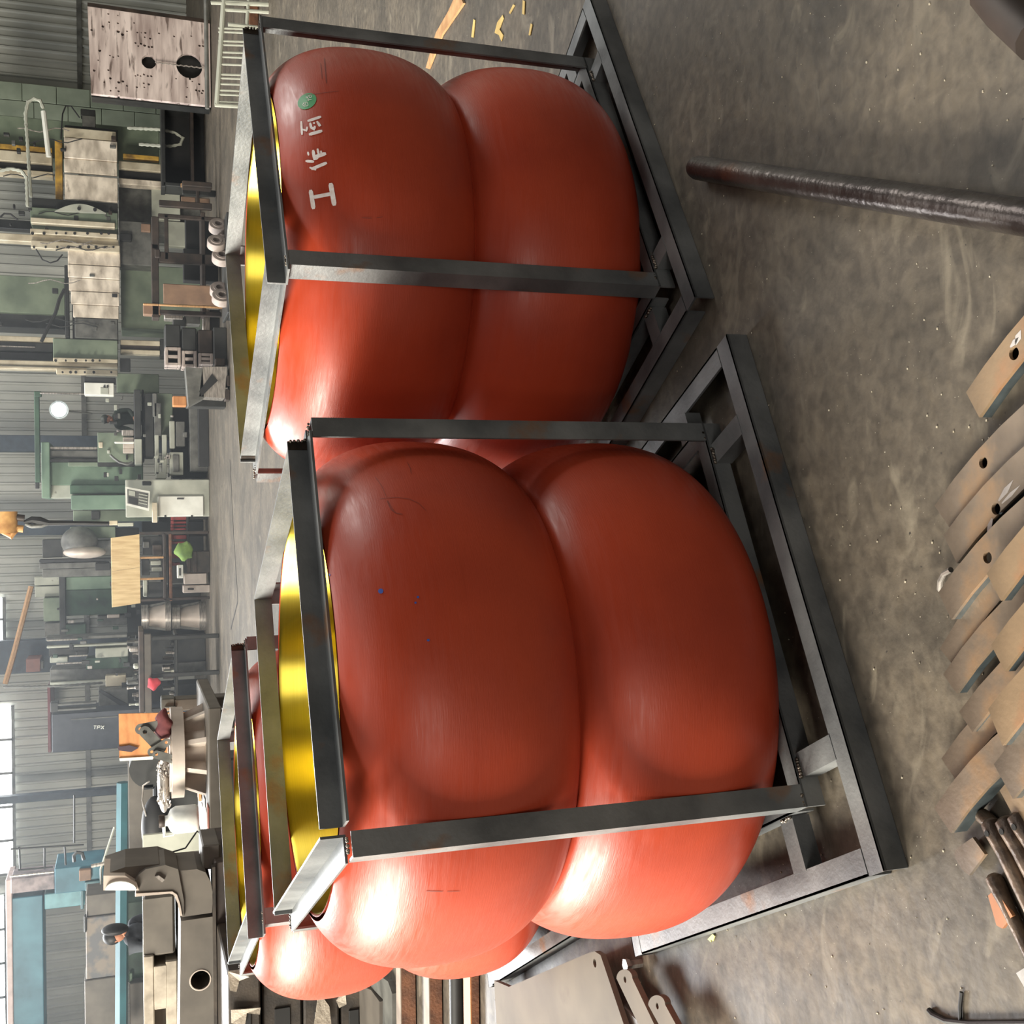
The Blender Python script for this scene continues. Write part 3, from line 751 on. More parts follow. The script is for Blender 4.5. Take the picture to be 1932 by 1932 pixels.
# cable carriers hanging in loops
def chain_loop(label, pl, Y, r=.035, nm='cable_carrier', mt=None, group=None, cat='cable', par=None):
    pts = []
    for a_, b_ in zip(pl[:-1], pl[1:]):
        n = max(1, int(math.hypot(a_[0] - b_[0], a_[1] - b_[1]) / 5))
        pts += [I(a_[0] + (b_[0] - a_[0]) * i / n, a_[1] + (b_[1] - a_[1]) * i / n, Y) for i in range(n)]
    pts.append(I(*pl[-1], Y))
    rr = [r * (1.15 if i % 2 else .8) for i in range(len(pts))] if nm == 'cable_carrier' else r
    if par:
        par = [o for o in COL.objects if o.name == par][0]
        return MB().tube(pts, rr, 6).build(nm, mt or m_lgrey, par, True)
    return solo(MB().tube(pts, rr, 6), nm, mt or m_lgrey, label, cat, smooth=True)
chain_loop('pale link cable carrier bent in a tall hook right of the cream rail', [(58, 372), (52, 270), (48, 215), (53, 192), (64, 186), (76, 190), (82, 205)], Ym - .9, par='boring_machine')
MB().cyl(I(82, 210, Ym - .9), I(92, 296, Ym - .9), .05, n=8).build('carrier_bar', m_white, BM, True)
chain_loop('pale link cable carrier hanging in a low loop before the black cabinet', [(240, 241), (300, 244), (330, 250), (345, 260), (340, 272), (320, 276), (262, 272)], Ym - .9, par='boring_machine')
chain_loop('pale link cable carrier coming in at the top beside the tall hook', [(-10, 324), (20, 318), (40, 322), (50, 335), (52, 390)], Ym - 1.0, par='boring_machine')
chain_loop('thin black hose looping under the cream rail strip', [(68, 470), (80, 490), (95, 496), (108, 492), (118, 480)], Ym - .8, .015, 'hose', m_black, par='boring_machine')
chain_loop('black cable bundle sagging from the stepped cover to the left column', [(122, 545), (112, 565), (105, 590), (92, 615), (78, 645)], Ym - .8, .035, 'cable_bundle', m_black, par='boring_machine')
chain_loop('thin black cable hanging at the top by the dark rail', [(0, 410), (8, 403), (20, 404), (34, 415)], Ym - .6, .018, 'hose', m_black, par='boring_machine')
chain_loop('black hose curling above the grey motor of the machine', [(115, 262), (118, 215), (124, 200), (134, 200), (150, 222)], Ym - .8, .014, 'hose', m_black, par='boring_machine')
unit('grey_motor', 'small grey motor bolted on the right side of the stepped-cover machine', 'motor', Ym - .2, [('motor_body', 155, 180, 218, 239.5, 0, .3, m_grey), ('motor_cap', 152, 180, 206, 219, .02, .25, m_dgrey)])
unit('control_box', 'white control box with switches hanging left of the cream rails', 'control box', Ym - .8, [
    ('box', 159, 215, 722, 746, 0, .3, m_white), ('drawing_plate', 189, 205, 731, 744, -.02, .03, m_lgrey), ('knob', 195, 199, 727, 731, -.05, .06, m_black), ('knob', 201, 205, 727, 731, -.05, .06, m_black), ('hood', 158, 218, 712, 722, .05, .3, m_dgrey),
    ('hanger_rod', 75, 160, 741, 744, .1, .04, m_silver)])
unit('jib_boom', 'long grey-green jib boom reaching out beside the bright lamp', 'boom', Ym - .6, [('arm_tube', 65, 75, 740, 910, 0, .12, m_dgreen), ('arm_elbow', 64, 78, 738, 748, -.02, .16, m_dgreen), ('arm_end', 66, 74, 910, 922, .02, .1, m_dgrey)])
# bright lamp
c = I(111, 773, Ym - 1.0)
t_ = thing('work_lamp', 'bright round work lamp glowing by the pendant arm', 'lamp', c)
MB().ball(c, .145, 10, (1, .6, 1)).build('bulb', m_lamp, t_, 'all')
MB().lathe(c + Vector((0, .05, 0)), [(.06, .2), (.16, .12), (.19, -.02), (.18, -.02), (.15, .1), (.05, .18)], 24, 'Y').build('shade', m_grey, t_, True)
MB().cyl(c + Vector((0, .2, 0)), c + Vector((0, .8, -.6)), .02).build('stem', m_grey, t_, True)

rb = random.Random(21)
for i in range(26):
    x = rb.uniform(-5, 215); y = rb.choice([rb.uniform(232, 300), rb.uniform(380, 430), rb.uniform(505, 700)]); w = rb.uniform(3, 9); h = rb.uniform(3, 12)
    MB().box(*R(x, x + h, y, y + w, Ym - .42, .12), .006).build('fitting', rb.choice([m_black, m_dgrey, m_grey, m_brown]), BM)
for i in range(10):
    y = rb.uniform(225, 700); x = rb.uniform(0, 120)
    p = [I(x + k * 14, y + 4 * math.sin(k * 1.3 + i), Ym - .45) for k in range(8)]
    MB().tube(p, .012, 5).build('conduit', rb.choice([m_black, m_dgrey, m_silver]), BM, True)
# ---- steel work stand in front of it
Yt = 20.5
unit('steel_stand', 'brown steel stand cluttered with parts, seen above the right crate', 'stand', Yt, [
    ('top_beam', 286, 300, 460, 600, 0, .3, m_brown), ('top_beam', 292, 302, 470, 486, -.05, .3, m_brown), ('upright', 298, None, 404, 412, 0, .08, m_brown), ('upright', 300, None, 476, 496, 0, .1, m_brown), ('upright', 300, None, 585, 594, 0, .1, m_brown),
    ('cross_bar', 300, 400, 380, 392, -.1, .1, m_brown), ('cross_bar', 310, 318, 404, 490, 0, .06, m_brown), ('end_beam', 286, 300, 408, 470, 0, .2, m_brown), ('shelf', 380, 388, 400, 594, 0, .5, m_brown),
    ('bearing_block', 344, 400, 342, 352, -.1, .3, m_brown)])
unit('wood_crate', 'open wooden box with dark shafts in it beside the steel stand', 'box', Yt + 1, [
    ('slat', 341, 371, 346, 354, 0, .05, m_wood), ('slat', 376, 400, 348, 356, 0, .05, m_wood), ('slat', 342, 369, 371, 384, 0, .05, m_tan), ('slat', 376, 396, 374, 386, 0, .05, m_tan), ('upright', 370, 376, 345, 388, -.02, .05, m_brown), ('shaft', 344, 410, 357, 368, .02, .1, m_dgrey)])
unit('hardboard_panel', 'tan hardboard panel leaning on the steel stand', 'panel', Yt - .6, [('board', 308, None, 536, 574, 0, .03, m_tan), ('edge_strip', 300, None, 574, 578, -.01, .05, m_wood)])
unit('brick_stack_block', 'small pinkish block on the left end of the steel stand', 'block', Yt, [('block', 270, 303, 574, 594, 0, .2, m_tan), ('block', 270, 300, 572, 576, -.04, .1, m_wood)])
unit('parts_pile', 'pile of grey machine parts under the left end of the stand', 'parts', Yt + .4, [
    ('housing', 310, 345, 585, 602, 0, .3, m_silver), ('housing', 326, 350, 598, 616, .05, .3, m_dgrey), ('bracket', 382, 396, 583, 625, 0, .2, m_silver), ('bracket', 348, 378, 590, 612, .1, .3, m_grey), ('block', 396, None, 585, 625, .1, .3, m_dgrey), ('block', 346, None, 470, 530, .3, .3, m_dark), ('block', 350, None, 410, 470, .4, .3, m_dark)])
# ring-shaped castings (rollers) on the floor
RINGS = [(412, 428, 17, 'grey ring casting nearest the black cabinet, in the right group of four'), (408, 459, 16, 'grey ring casting, second of the right group, standing on edge'), (424, 446, 15, 'grey ring casting in front of its neighbours in the right group'), (419, 486, 18, 'grey ring casting facing left, leftmost of the right group'), (414, 548, 17, 'grey ring casting right of the pair below the hardboard'), (419, 562, 18, 'grey ring casting left of the pair below the hardboard')]
for i, (x, y, r_, lb) in enumerate(RINGS):
    Y = 18.2 - .25 * (i % 2); c = I(x, y, Y); Rr = r_ / 116
    t_ = thing('ring_casting', lb, 'ring', (c.x, Y, max(0, c.z - Rr)), 0, 'ring castings on the floor')
    rz = Matrix.Rotation(math.radians(38), 4, 'Z')
    b = MB().lathe((0, 0, 0), [(Rr * .38, -.075), (Rr * .62, -.075), (Rr * .64, -.06), (Rr * .95, -.06), (Rr, -.045), (Rr, .06), (Rr * .38, .06)], 32, 'Y', True)
    b.v = [tuple(c + rz @ Vector(v)) for v in b.v]; b.build('ring', m_ring, t_, True)
    b = MB().lathe((0, 0, 0), [(.001, .02), (Rr * .4, .02)], 24, 'Y'); b.v = [tuple(c + rz @ Vector(v)) for v in b.v]; b.build('bore', m_dark, t_)
unit('ring_pallet', 'low grey plinth under the ring castings', 'plinth', 18.0, [('plinth_top', 428, 434, 400, 590, -.3, 1.0, m_dgrey), ('plinth_body', 434, None, 402, 588, -.25, .9, m_dgrey)])
# ---- hollow cast blocks and V block
Yb = 19.6
for i, (x0, x1, y0, y1, lb) in enumerate([(311, 341, 612, 690, 'hollow cast block, uppermost of the stack of three'), (343, 371, 618, 693, 'hollow cast block, middle of the stack of three'), (374, 402, 622, 688, 'hollow cast block, lowest of the stack of three')]):
    a = R(x0, x1, y0, y1, Yb, .5); fr = I(0, y0 + 32, Yb).x
    t_ = thing('hollow_block', lb, 'block', ((a[0] + a[1]) / 2, Yb, a[4]), 0, 'stacked hollow cast blocks')
    MB().box(fr, a[1], Yb, Yb + .5, a[4], a[5], .02).build('solid_side', m_brown if i == 2 else m_dgrey, t_)
    cells = ((a[0], (a[0] + fr) / 2), ((a[0] + fr) / 2, fr))
    MB().box(a[0], fr, Yb + .25, Yb + .3, a[4], a[5]).build('web', m_dark, t_)
    for z0, z1 in ((a[4], a[4] + .05), (a[5] - .05, a[5])): MB().box(a[0], fr, Yb - .02, Yb + .5, z0, z1, .008).build('flange', m_ring, t_)
    for xx in (a[0], (a[0] + fr) / 2 - .025, fr - .05): MB().box(xx, xx + .05, Yb - .018, Yb + .48, a[4] + .05, a[5] - .05, .006).build('rib', m_ring, t_)
unit('block_stand', 'dark low stand under the hollow cast blocks', 'stand', Yb, [('stand_body', 403, None, 618, 690, -.1, .7, m_dgrey), ('side_bracket', 406, 425, 676, 690, -.3, .3, m_brown)])
t_ = thing('v_block', 'bright ground steel block with a black angled slot cut in it', 'block', (I(400, 722, 19).x, 19.0, 0))
a = R(382, 428, 692, 751, 19.0, .5)
zb = I(428, 720, 19).z
c = [I(382, 692, 19), I(428, 692, 19), I(424, 751, 19), I(376, 748, 19)]
MB().prism([c[0], c[1], c[2], c[3]], (0, .5, 0)).build('body', m_silver, t_)
s0 = [I(400, 705, 18.98), I(411, 718, 18.98), I(380, 748, 18.98), I(376, 738, 18.98)]
MB().prism(s0, (0, .06, 0)).build('slot', m_black, t_)
MB().prism([I(350, 692, 19), I(382, 695, 19), I(385, 750, 19), I(356, 766, 19)], (0, .5, 0)).build('upper_body', m_grey, t_)
for x0, x1, y0, y1 in ((428, 437, 708, 728), (425, 433, 734, 755)): 
    MB().box(*R(x0, x1, y0, y1, 19.0, .3)[:4], 0, R(x0, x1, y0, y1, 19.0, .3)[5], .01).build('timber_foot', m_brown, t_)
unit('orange_block', 'small orange wooden block beside the bright V block', 'block', 19.8, [('block', 326, 352, 747, 766, 0, .25, m_ply2), ('tray', 352, None, 735, 768, .05, .4, m_dgrey)])

# ---- long planer / milling machine with the operator
Yl = 25.0
unit('planer_machine', 'long dark machine bed with a grey-green ram and column in front of the operator', 'machine', Yl, [
    ('table', 253, 266, 735, 830, -.2, 1.2, m_dgrey), ('table_end', 254, 268, 828, 876, -.25, 1.2, m_lgrey), ('apron', 268, 272, 735, 870, .1, .8, m_black),
    ('bed', 273, 290, 742, 862, -.1, 1.0, m_dgrey), ('bed_way', 288, 296, 742, 786, -.2, .4, m_grey), ('bed_lower', 291, 304, 760, 822, -.2, 1.2, m_grey), ('bed_foot', 296, 326, 742, 826, .1, .8, m_green), ('base', 324, None, 768, 902, .2, .8, m_dark),
    ('base_rim', 358, None, 768, 890, -.4, .5, m_grey), ('base_strip', 374, None, 766, 880, -.8, .2, m_black),
    ('loop_frame', 292, 300, 820, 895, -.2, .5, m_lgrey), ('loop_frame', 306, 315, 820, 892, -.2, .5, m_lgrey), ('loop_frame', 294, 314, 890, 903, -.2, .5, m_lgrey),
    ('motor_bracket', 320, 330, 794, 846, -.3, .4, m_lgrey), ('motor', 332, 349, 795, 842, -.3, .5, m_grey), ('motor', 320, 346, 853, 896, -.35, .5, m_lgrey), ('motor_face', 326, 338, 858, 890, -.4, .1, m_grey),
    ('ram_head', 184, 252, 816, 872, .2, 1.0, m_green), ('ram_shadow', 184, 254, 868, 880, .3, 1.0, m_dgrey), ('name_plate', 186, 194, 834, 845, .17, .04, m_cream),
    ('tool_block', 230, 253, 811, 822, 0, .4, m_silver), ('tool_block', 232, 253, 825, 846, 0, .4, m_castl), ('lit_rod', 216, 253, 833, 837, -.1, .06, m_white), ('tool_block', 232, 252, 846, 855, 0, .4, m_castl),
    ('column_slot', 92, 184, 843, 848, .5, .3, m_silver), ('column_face', 92, 184, 850, 864, .5, .4, m_grey), ('column_edge', 92, 268, 866, 872, .4, .4, m_dgrey),
    ('column', 92, 270, 872, 915, .5, 1.4, m_mint), ('column_side', 95, None, 915, 940, .6, 1.4, m_lgrey), ('column_rib', 128, 240, 872, 880, .35, .3, m_green), ('column_cap', 78, 94, 834, 940, .3, 1.7, m_mint),
    ('side_box', 132, 240, 915, 932, .3, .6, m_dgreen), ('side_box', 134, 240, 934, 961, .2, .8, m_mint), ('lever_post', 206, 222, 795, 800, 0, .1, m_dgrey)])
PM = [o for o in COL.objects if o.name == 'planer_machine'][0]
for i in range(34):
    x = rb.uniform(190, 350); y = rb.uniform(745, 925); w = rb.uniform(3, 10); h = rb.uniform(3, 8)
    if 785 < y < 810 and x < 262: continue
    MB().box(*R(x, x + h, y, y + w, Yl - .42 if x > 250 else Yl + .1, .14), .006).build('fitting', rb.choice([m_black, m_dgrey, m_grey, m_lgrey, m_silver]), PM)
chain_loop('curved dark hose below the ram of the long machine', [(208, 858), (214, 864), (225, 872), (240, 876), (250, 872)], Yl - .1, .03, 'hose', m_grey)
unit('blue_column', 'dark blue building column behind the ram', 'column', YW - 1.2, [('column', -70, None, 820, 852, 0, .35, m_navy)])
unit('blue_column', 'dark blue building column behind the crane hook', 'column', YW - 1.2, [('column', -70, None, 984, 1012, 0, .35, m_navy)])
unit('blue_column', 'dark blue building column behind the brown motor box', 'column', YW - 1.2, [('column', -70, None, 1212, 1275, 0, .35, m_navy)])
unit('blue_column', 'slim dark building column left of the tall windows', 'column', YW - 1.2, [('column', -70, None, 1508, 1522, 0, .25, m_navy)])
unit('control_cabinet', 'pale grey electrical cabinet with a bright white door', 'cabinet', 24.2, [
    ('body', 237, None, 905, 976, .05, .9, m_lgrey), ('door', 298, 384, 936, 974, -.02, .08, m_white), ('door_handle', 334, 347, 940, 942, -.05, .04, m_black), ('hinge', 310, 314, 972, 976, -.04, .06, m_dgrey), ('hinge', 360, 364, 972, 976, -.04, .06, m_dgrey),
    ('round_stain', 268, 285, 908, 916, .03, .03, m_dgrey)])
def panel():
    Y = 23.9; c = [I(236, 918, Y), I(283, 927, Y), I(281, 964, Y), I(237, 953, Y)]
    cab = [o for o in COL.objects if o.name == 'control_cabinet'][0]
    t_ = bpy.data.objects.new('operator_panel', None); COL.objects.link(t_); t_.parent = cab; t_.location = I(260, 940, Y) - cab.location; t_['label'] = 'tilted white operator panel with grey keypad'
    MB().prism(c, (0, .15, 0)).build('frame', m_white, t_)
    k = lambda a, b_: (c[0] * (1 - a) + c[1] * a) * (1 - b_) + (c[3] * (1 - a) + c[2] * a) * b_
    MB().prism([k(.08, .12) - Vector((0, .01, 0)), k(.94, .12) - Vector((0, .01, 0)), k(.94, .88) - Vector((0, .01, 0)), k(.08, .88) - Vector((0, .01, 0))], (0, .02, 0)).build('face', m_grey, t_)
    MB().prism([k(.14, .5) - Vector((0, .02, 0)), k(.52, .5) - Vector((0, .02, 0)), k(.52, .84) - Vector((0, .02, 0)), k(.14, .84) - Vector((0, .02, 0))], (0, .02, 0)).build('screen', m_dgrey, t_)
    MB().prism([k(.14, .16) - Vector((0, .02, 0)), k(.4, .16) - Vector((0, .02, 0)), k(.4, .42) - Vector((0, .02, 0)), k(.14, .42) - Vector((0, .02, 0))], (0, .02, 0)).build('gauge', m_lgrey, t_)
    for i in range(6):
        for j in range(4):
            p = k(.58 + i * .06, .25 + j * .15); MB().box(p.x - .01, p.x + .01, Y - .03, Y - .0, p.z - .012, p.z + .012).build('key', m_lgrey, t_)
panel()
MB().box(*R(287, 297, 948, 986, 23.95, .26), .01).build('side_board', m_cream, [o for o in COL.objects if o.name == 'control_cabinet'][0])

# ---- radial drill with crane hook in front
unit('radial_drill', 'grey drilling machine with rounded motor housing, behind the plywood', 'machine', 26.0, [
    ('arm', 138, 300, 962, 984, .2, 1.0, m_green), ('switch_box', 172, 188, 964, 980, .1, .1, m_dgrey), ('head', 132, 218, 994, 1016, .1, 1.0, m_green), ('spindle_head', 117, 210, 1020, 1050, .0, .8, m_grey), ('motor_cover', 80, 118, 1018, 1052, .0, .7, m_dgrey),
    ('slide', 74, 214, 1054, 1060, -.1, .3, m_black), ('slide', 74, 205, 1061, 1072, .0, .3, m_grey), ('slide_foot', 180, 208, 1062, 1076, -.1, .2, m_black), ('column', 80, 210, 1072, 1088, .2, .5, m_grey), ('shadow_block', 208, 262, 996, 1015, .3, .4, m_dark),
    ('dark_base', 268, None, 984, 1003, .4, .5, m_dark), ('base_plinth', 300, None, 960, 1100, .5, .6, m_dgrey)])
c = I(150, 1022, 25.8)
t_ = thing('round_motor', 'bulbous pale grey motor housing with a bright lower rim', 'motor', c)
MB().ball(c, .30, 12, (1.1, .8, 1.25)).build('housing', m_grey, t_, 'all')
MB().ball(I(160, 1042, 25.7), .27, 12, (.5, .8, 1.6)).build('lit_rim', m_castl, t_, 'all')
# crane hook hanging at the top
Yk = 17
t_ = thing('crane_hook', 'worn yellow crane hook block with its black sling hanging down', 'crane hook', I(25, 985, Yk))
c = I(8, 983, Yk); MB().cyl(c - Vector((.17, 0, 0)), c + Vector((.13, 0, 0)), .17, n=20).build('block', m_orange, t_, True)
MB().cyl(I(20, 975, Yk), I(46, 978, Yk), .05, n=12).build('shank', m_brown, t_, True)
MB().tube([I(18, 988, Yk), I(30, 998, Yk), I(20, 1010, Yk), I(8, 1003, Yk), I(2, 992, Yk)], [.05, .06, .06, .05, .03], 10).build('hook', m_orange, t_, True)
MB().tube([I(44, 998, Yk), I(20, 996, Yk)], .05, 10).build('latch_arm', m_orange, t_, True)
for dx in (-.08, .08):
    c = I(-180, 983, Yk); MB().cyl((c.x + dx, Yk, c.z), I(0, 983, Yk) + Vector((dx, 0, .0)), .012, n=6).build('wire_rope', m_black, t_, True)
MB().tube([I(45, 985, Yk), I(60, 981, Yk), I(75, 983, Yk), I(92, 987, Yk), I(140, 987, Yk), I(205, 988, Yk)], [.02, .05, .06, .04, .03, .03], 8).build('sling', m_black, t_, True)
MB().tube([I(48, 988, Yk), I(60, 993, Yk), I(78, 992, Yk), I(90, 988, Yk)], .03, 8).build('sling_loop', m_grey, t_, True)
MB().box(*R(206, 222, 982, 991, Yk, .07), .008).build('switch_grip', m_cream, t_)
MB().box(*R(222, 252, 986, 993, Yk, .06), .008).build('button_strip', m_lgrey, t_)

# ---- table with plywood and its load
Yv = 24.6
unit('brown_table', 'brown steel frame table carrying the pale plywood and red trays', 'table', Yv, [
    ('top_frame', 308, 314, 1005, 1134, 0, .9, m_brown), ('shelf', 319, 325, 1005, 1134, 0, .9, m_rust), ('leg', 262, None, 1003, 1009, 0, .07, m_brown), ('leg', 264, 312, 1050, 1054, 0, .07, m_wood), ('leg', 264, 312, 1090, 1094, 0, .07, m_wood), ('leg', 262, None, 1129, 1134, 0, .07, m_brown),
    ('rear_leg', 320, None, 1008, 1012, .8, .07, m_brown), ('rear_leg', 320, None, 1126, 1131, .8, .07, m_brown)])
a = [I(210, 1015, Yv - .04), I(263, 1008, Yv - .04), I(265, 1138, Yv - .04), I(212, 1146, Yv - .04)]
t_ = thing('plywood_sheet', 'pale plywood sheet leaning on the brown table', 'plywood', (a[0] + a[2]) / 2)
MB().prism([a[0], a[1], a[1].lerp(a[2], .48), a[0].lerp(a[3], .48)], (0, .03, .01)).build('sheet', m_ply, t_)
MB().prism([a[0].lerp(a[3], .483), a[1].lerp(a[2], .483), a[2], a[3]], (0, .03, .01)).build('sheet', m_ply, t_)
reds = [(974, 982), (984, 989), (991, 995), (997, 1001), (1010, 1018), (1022, 1027), (1046, 1054), (1062, 1068)]
rl = ['rightmost, under the cabinet edge', 'second from the right', 'third from the right', 'fourth from the right', 'just left of the right table leg', 'beside the green sack on its right', 'behind the green sack', 'left of the green sack']
for (y0, y1), l_ in zip(reds, rl):
    unit('red_tray', 'red plastic tray on edge under the table, ' + l_, 'tray', Yv + .3, [('tray_wall', 325, 352 - (y0 > 1030) * 12, y0, y1 - 1, 0, .4, m_red, .006), ('tray_rim', 323, 328, y0 - 1, y1, -.02, .44, m_red, .004)], 'red trays under the table')
unit('tray_stand', 'low dark stand holding the red trays', 'stand', Yv + .25, [('stand_top', 352, 357, 972, 1070, 0, .5, m_dgrey), ('stand_leg', 357, None, 976, 980, .1, .3, m_dgrey), ('stand_leg', 357, None, 1060, 1064, .1, .3, m_dgrey)])
sk = MB().ball(I(347, 1040, Yv - .3), .17, 10, (1.15, .7, 1.1)); sk.v = [(v[0] + .03 * math.sin(31 * v[2]), v[1], v[2] + .02 * math.sin(23 * v[0])) for v in sk.v]
solo(sk, 'green_sack', m_bag, 'bright green crumpled sack under the brown table', 'sack', smooth=True)
unit('dark_crate', 'dark slatted crate on the floor below the green sack', 'crate', Yv - .2, [('side', 356, None, 1040, 1080, 0, .5, m_slab), ('slat', 352, 360, 1040, 1080, -.03, .04, m_brown), ('slat', 364, 372, 1040, 1080, -.03, .04, m_brown)])
unit('timber_block', 'pinkish timber blocks on the floor under the left end of the table', 'timber', Yv - .2, [('block', 347, 390, 1082, 1102, 0, .4, m_castl), ('block', 345, None, 1104, 1118, .05, .4, m_castl), ('hole_dark', 354, 366, 1110, 1113, -.0, .1, m_dark)])
unit('instrument_box', 'long white instrument box lying on dark rags under the table', 'box', Yv - .3, [('case', 334, 346, 1066, 1091, 0, .1, m_white, .01), ('label_strip', 338, 341, 1072, 1086, -.01, .02, m_dgrey, .0)])
unit('tool_pile', 'dark tools and housings piled on the table behind the plywood legs', 'tools', Yv + .2, [
    ('housing', 268, 308, 1012, 1046, .2, .3, m_dgrey), ('pale_part', 270, 282, 1022, 1034, .1, .2, m_grey), ('tan_part', 288, 306, 1028, 1048, .05, .3, m_brown), ('housing', 266, 282, 1056, 1086, .1, .3, m_dgrey), ('roller', 284, 304, 1058, 1066, .1, .3, m_lgrey), ('roller', 286, 306, 1070, 1078, .1, .3, m_lgrey),
    ('plate', 270, 278, 1094, 1126, .0, .3, m_lgrey), ('box', 280, 310, 1096, 1126, .1, .4, m_dgrey), ('box_top', 280, 304, 1092, 1098, .05, .3, m_grey)])
# ---- stacked flanged housings
for x0, lb in ((265, 'upper bright flanged pump housing of the stacked pair'), (322, 'lower bright flanged pump housing of the stacked pair')):
    Y = 26.2; dx = 100
    c = I(x0, 1162, Y); b = I(x0 + 57, 1162, Y); h = (c.z - b.z) if x0 == 265 else c.z
    b.z = c.z - h; w = .30
    t_ = thing('flanged_housing', lb, 'housing', (c.x, Y, b.z), 0, 'stacked flanged housings')
    MB().cyl(b, b + Vector((0, 0, h * .19)), .33, n=24).build('base_flange', m_silver, t_, True)
    MB().cyl(b + Vector((0, 0, h * .19)), b + Vector((0, 0, h * .74)), .27, .20, n=24).build('body', m_castl, t_, True)
    MB().cyl(b + Vector((0, 0, h * .74)), b + Vector((0, 0, h * .97)), .27, n=24).build('top_flange', m_silver, t_, True)
    for sx in (-1, 1):
        MB().prism([b + Vector((sx * .32, -.02, h * .19)), b + Vector((sx * .26, -.02, h * .74)), b + Vector((sx * .12, -.02, h * .74)), b + Vector((sx * .12, -.02, h * .19))], (0, .04, 0)).build('rib', m_grey, t_)
# ---- hazy green machine group and benches further left
unit('green_lathe', 'large green machine cabinet behind the plywood sheet', 'machine', 27.5, [
    ('cabinet', 124, 212, 1088, 1112, 0, 1.2, m_mint), ('cabinet', 122, 240, 1112, 1160, 0, 1.2, m_dgreen), ('top_box', 82, 120, 1128, 1172, .1, .8, m_green), ('top_box', 84, 118, 1175, 1200, .2, .8, m_grey), ('side_frame', 112, 124, 1086, 1200, -.1, .3, m_dgrey), ('crates_stack', 65, 112, 1088, 1104, .3, .5, m_lgrey), ('crates_stack', 66, 113, 1106, 1126, .3, .5, m_lgrey),
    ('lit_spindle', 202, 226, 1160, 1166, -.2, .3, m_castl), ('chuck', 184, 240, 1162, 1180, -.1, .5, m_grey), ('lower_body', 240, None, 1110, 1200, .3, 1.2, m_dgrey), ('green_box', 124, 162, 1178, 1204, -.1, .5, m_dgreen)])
unit('grinding_machine', 'grey machine with bright slide rods, between the green cabinet and the black cabinet', 'machine', 25.8, [
    ('frame', 86, 240, 1200, 1206, 0, .6, m_grey), ('rod', 88, 156, 1206, 1209, -.1, .05, m_silver), ('rail', 88, 240, 1216, 1220, -.1, .2, m_lgrey), ('dark_gap', 92, 166, 1222, 1236, .1, .4, m_dgrey), ('carriage', 180, 242, 1222, 1240, 0, .5, m_lgrey), ('rod', 130, 166, 1236, 1239, -.1, .05, m_silver),
    ('cover', 94, 128, 1240, 1250, 0, .4, m_lgrey), ('rod', 106, 162, 1250, 1253, -.1, .05, m_silver), ('green_panel', 162, 242, 1240, 1262, .1, .5, m_dgreen), ('body', 94, None, 1262, 1285, .3, .8, m_grey), ('body', 240, None, 1200, 1262, .4, 1.0, m_dgrey), ('motor_box', 199, 238, 1274, 1295, -.1, .3, m_cream), ('side_plate', 94, 200, 1285, 1290, .2, .5, m_lgrey)])
GL = [o for o in COL.objects if o.name == 'green_lathe'][0]; GM = [o for o in COL.objects if o.name == 'grinding_machine'][0]
for i in range(40):
    x = rb.uniform(95, 330); y = rb.uniform(1090, 1290); w = rb.uniform(3, 9); h = rb.uniform(3, 16)
    PR = GL if y < 1200 else GM
    MB().box(*R(x, x + h, y, y + w, 27.3 if y < 1200 else 25.5, .14), .006).build('fitting', rb.choice([m_black, m_dgrey, m_grey, m_lgrey, m_dgreen, m_silver]), PR)
unit('brown_motor_box', 'small brown motor box high on the wall column', 'motor', 29.0, [('box', 49, 76, 1243, 1268, 0, .78, mat('brown_red_enamel', (122, 74, 62))), ('bracket', 76, 82, 1248, 1262, .05, .3, m_grey)])
chain_loop('slanting rope-wrapped pole crossing high above the green machines', [(59, 1106), (45, 1160), (27, 1230), (10, 1290)], 29.6, .065, 'pole', m_wood, cat='pole')
chain_loop('beaded cable carrier running down from the slanting pole', [(6, 1296), (60, 1296), (120, 1294), (194, 1288)], 25.7, .028, 'cable_carrier', m_grey)
unit('crane_rail', 'long red rail line on the wall above the black cabinet', 'rail', 29.4, [('rail', 90, 96, 1294, 1420, 0, 1.5, mat('faded_red_paint', (118, 54, 62)))])
unit('black_cabinet', 'black machine cabinet with white letters on its side', 'cabinet', 24.5, [
    ('body', 98, None, 1346, 1418, 0, 1.2, mat('black_blue_enamel', (52, 56, 64), (42, 46, 54), .5)), ('slide', 108, 182, 1326, 1330, -.1, .2, m_grey), ('slide', 108, 182, 1336, 1340, -.1, .2, m_grey), ('slide_end', 95, 110, 1326, 1344, -.1, .3, m_dgrey), ('door_line', 134, 222, 1354, 1356, -.01, .03, m_grey)])
def letters():
    t_ = [o for o in COL.objects if o.name == 'black_cabinet'][0]
    Y = 24.48; L_ = {'T': [[(0, 1), (1, 1)], [(.5, 1), (.5, 0)]], 'P': [[(0, 0), (0, 1)], [(0, 1), (.9, 1)], [(.9, 1), (.9, .5)], [(.9, .5), (0, .5)]], 'X': [[(0, 0), (1, 1)], [(0, 1), (1, 0)]]}
    # the letters run down the cabinet, upright when the picture lies on its side
    for i, ch in enumerate('TPX'):
        mb = MB()
        for s_ in L_[ch]:
            pp = [I(176 + i * 7.2 + (u + .18 * v) * 5.2, 1375.5 - v * 6, Y) for u, v in s_]
            d = (pp[1] - pp[0]).normalized(); n = Vector((-d.z, 0, d.x)) * .007
            mb.prism([pp[0] + n, pp[1] + n, pp[1] - n, pp[0] - n], (0, .02, 0))
        mb.build('letter', m_white, t_)
letters()
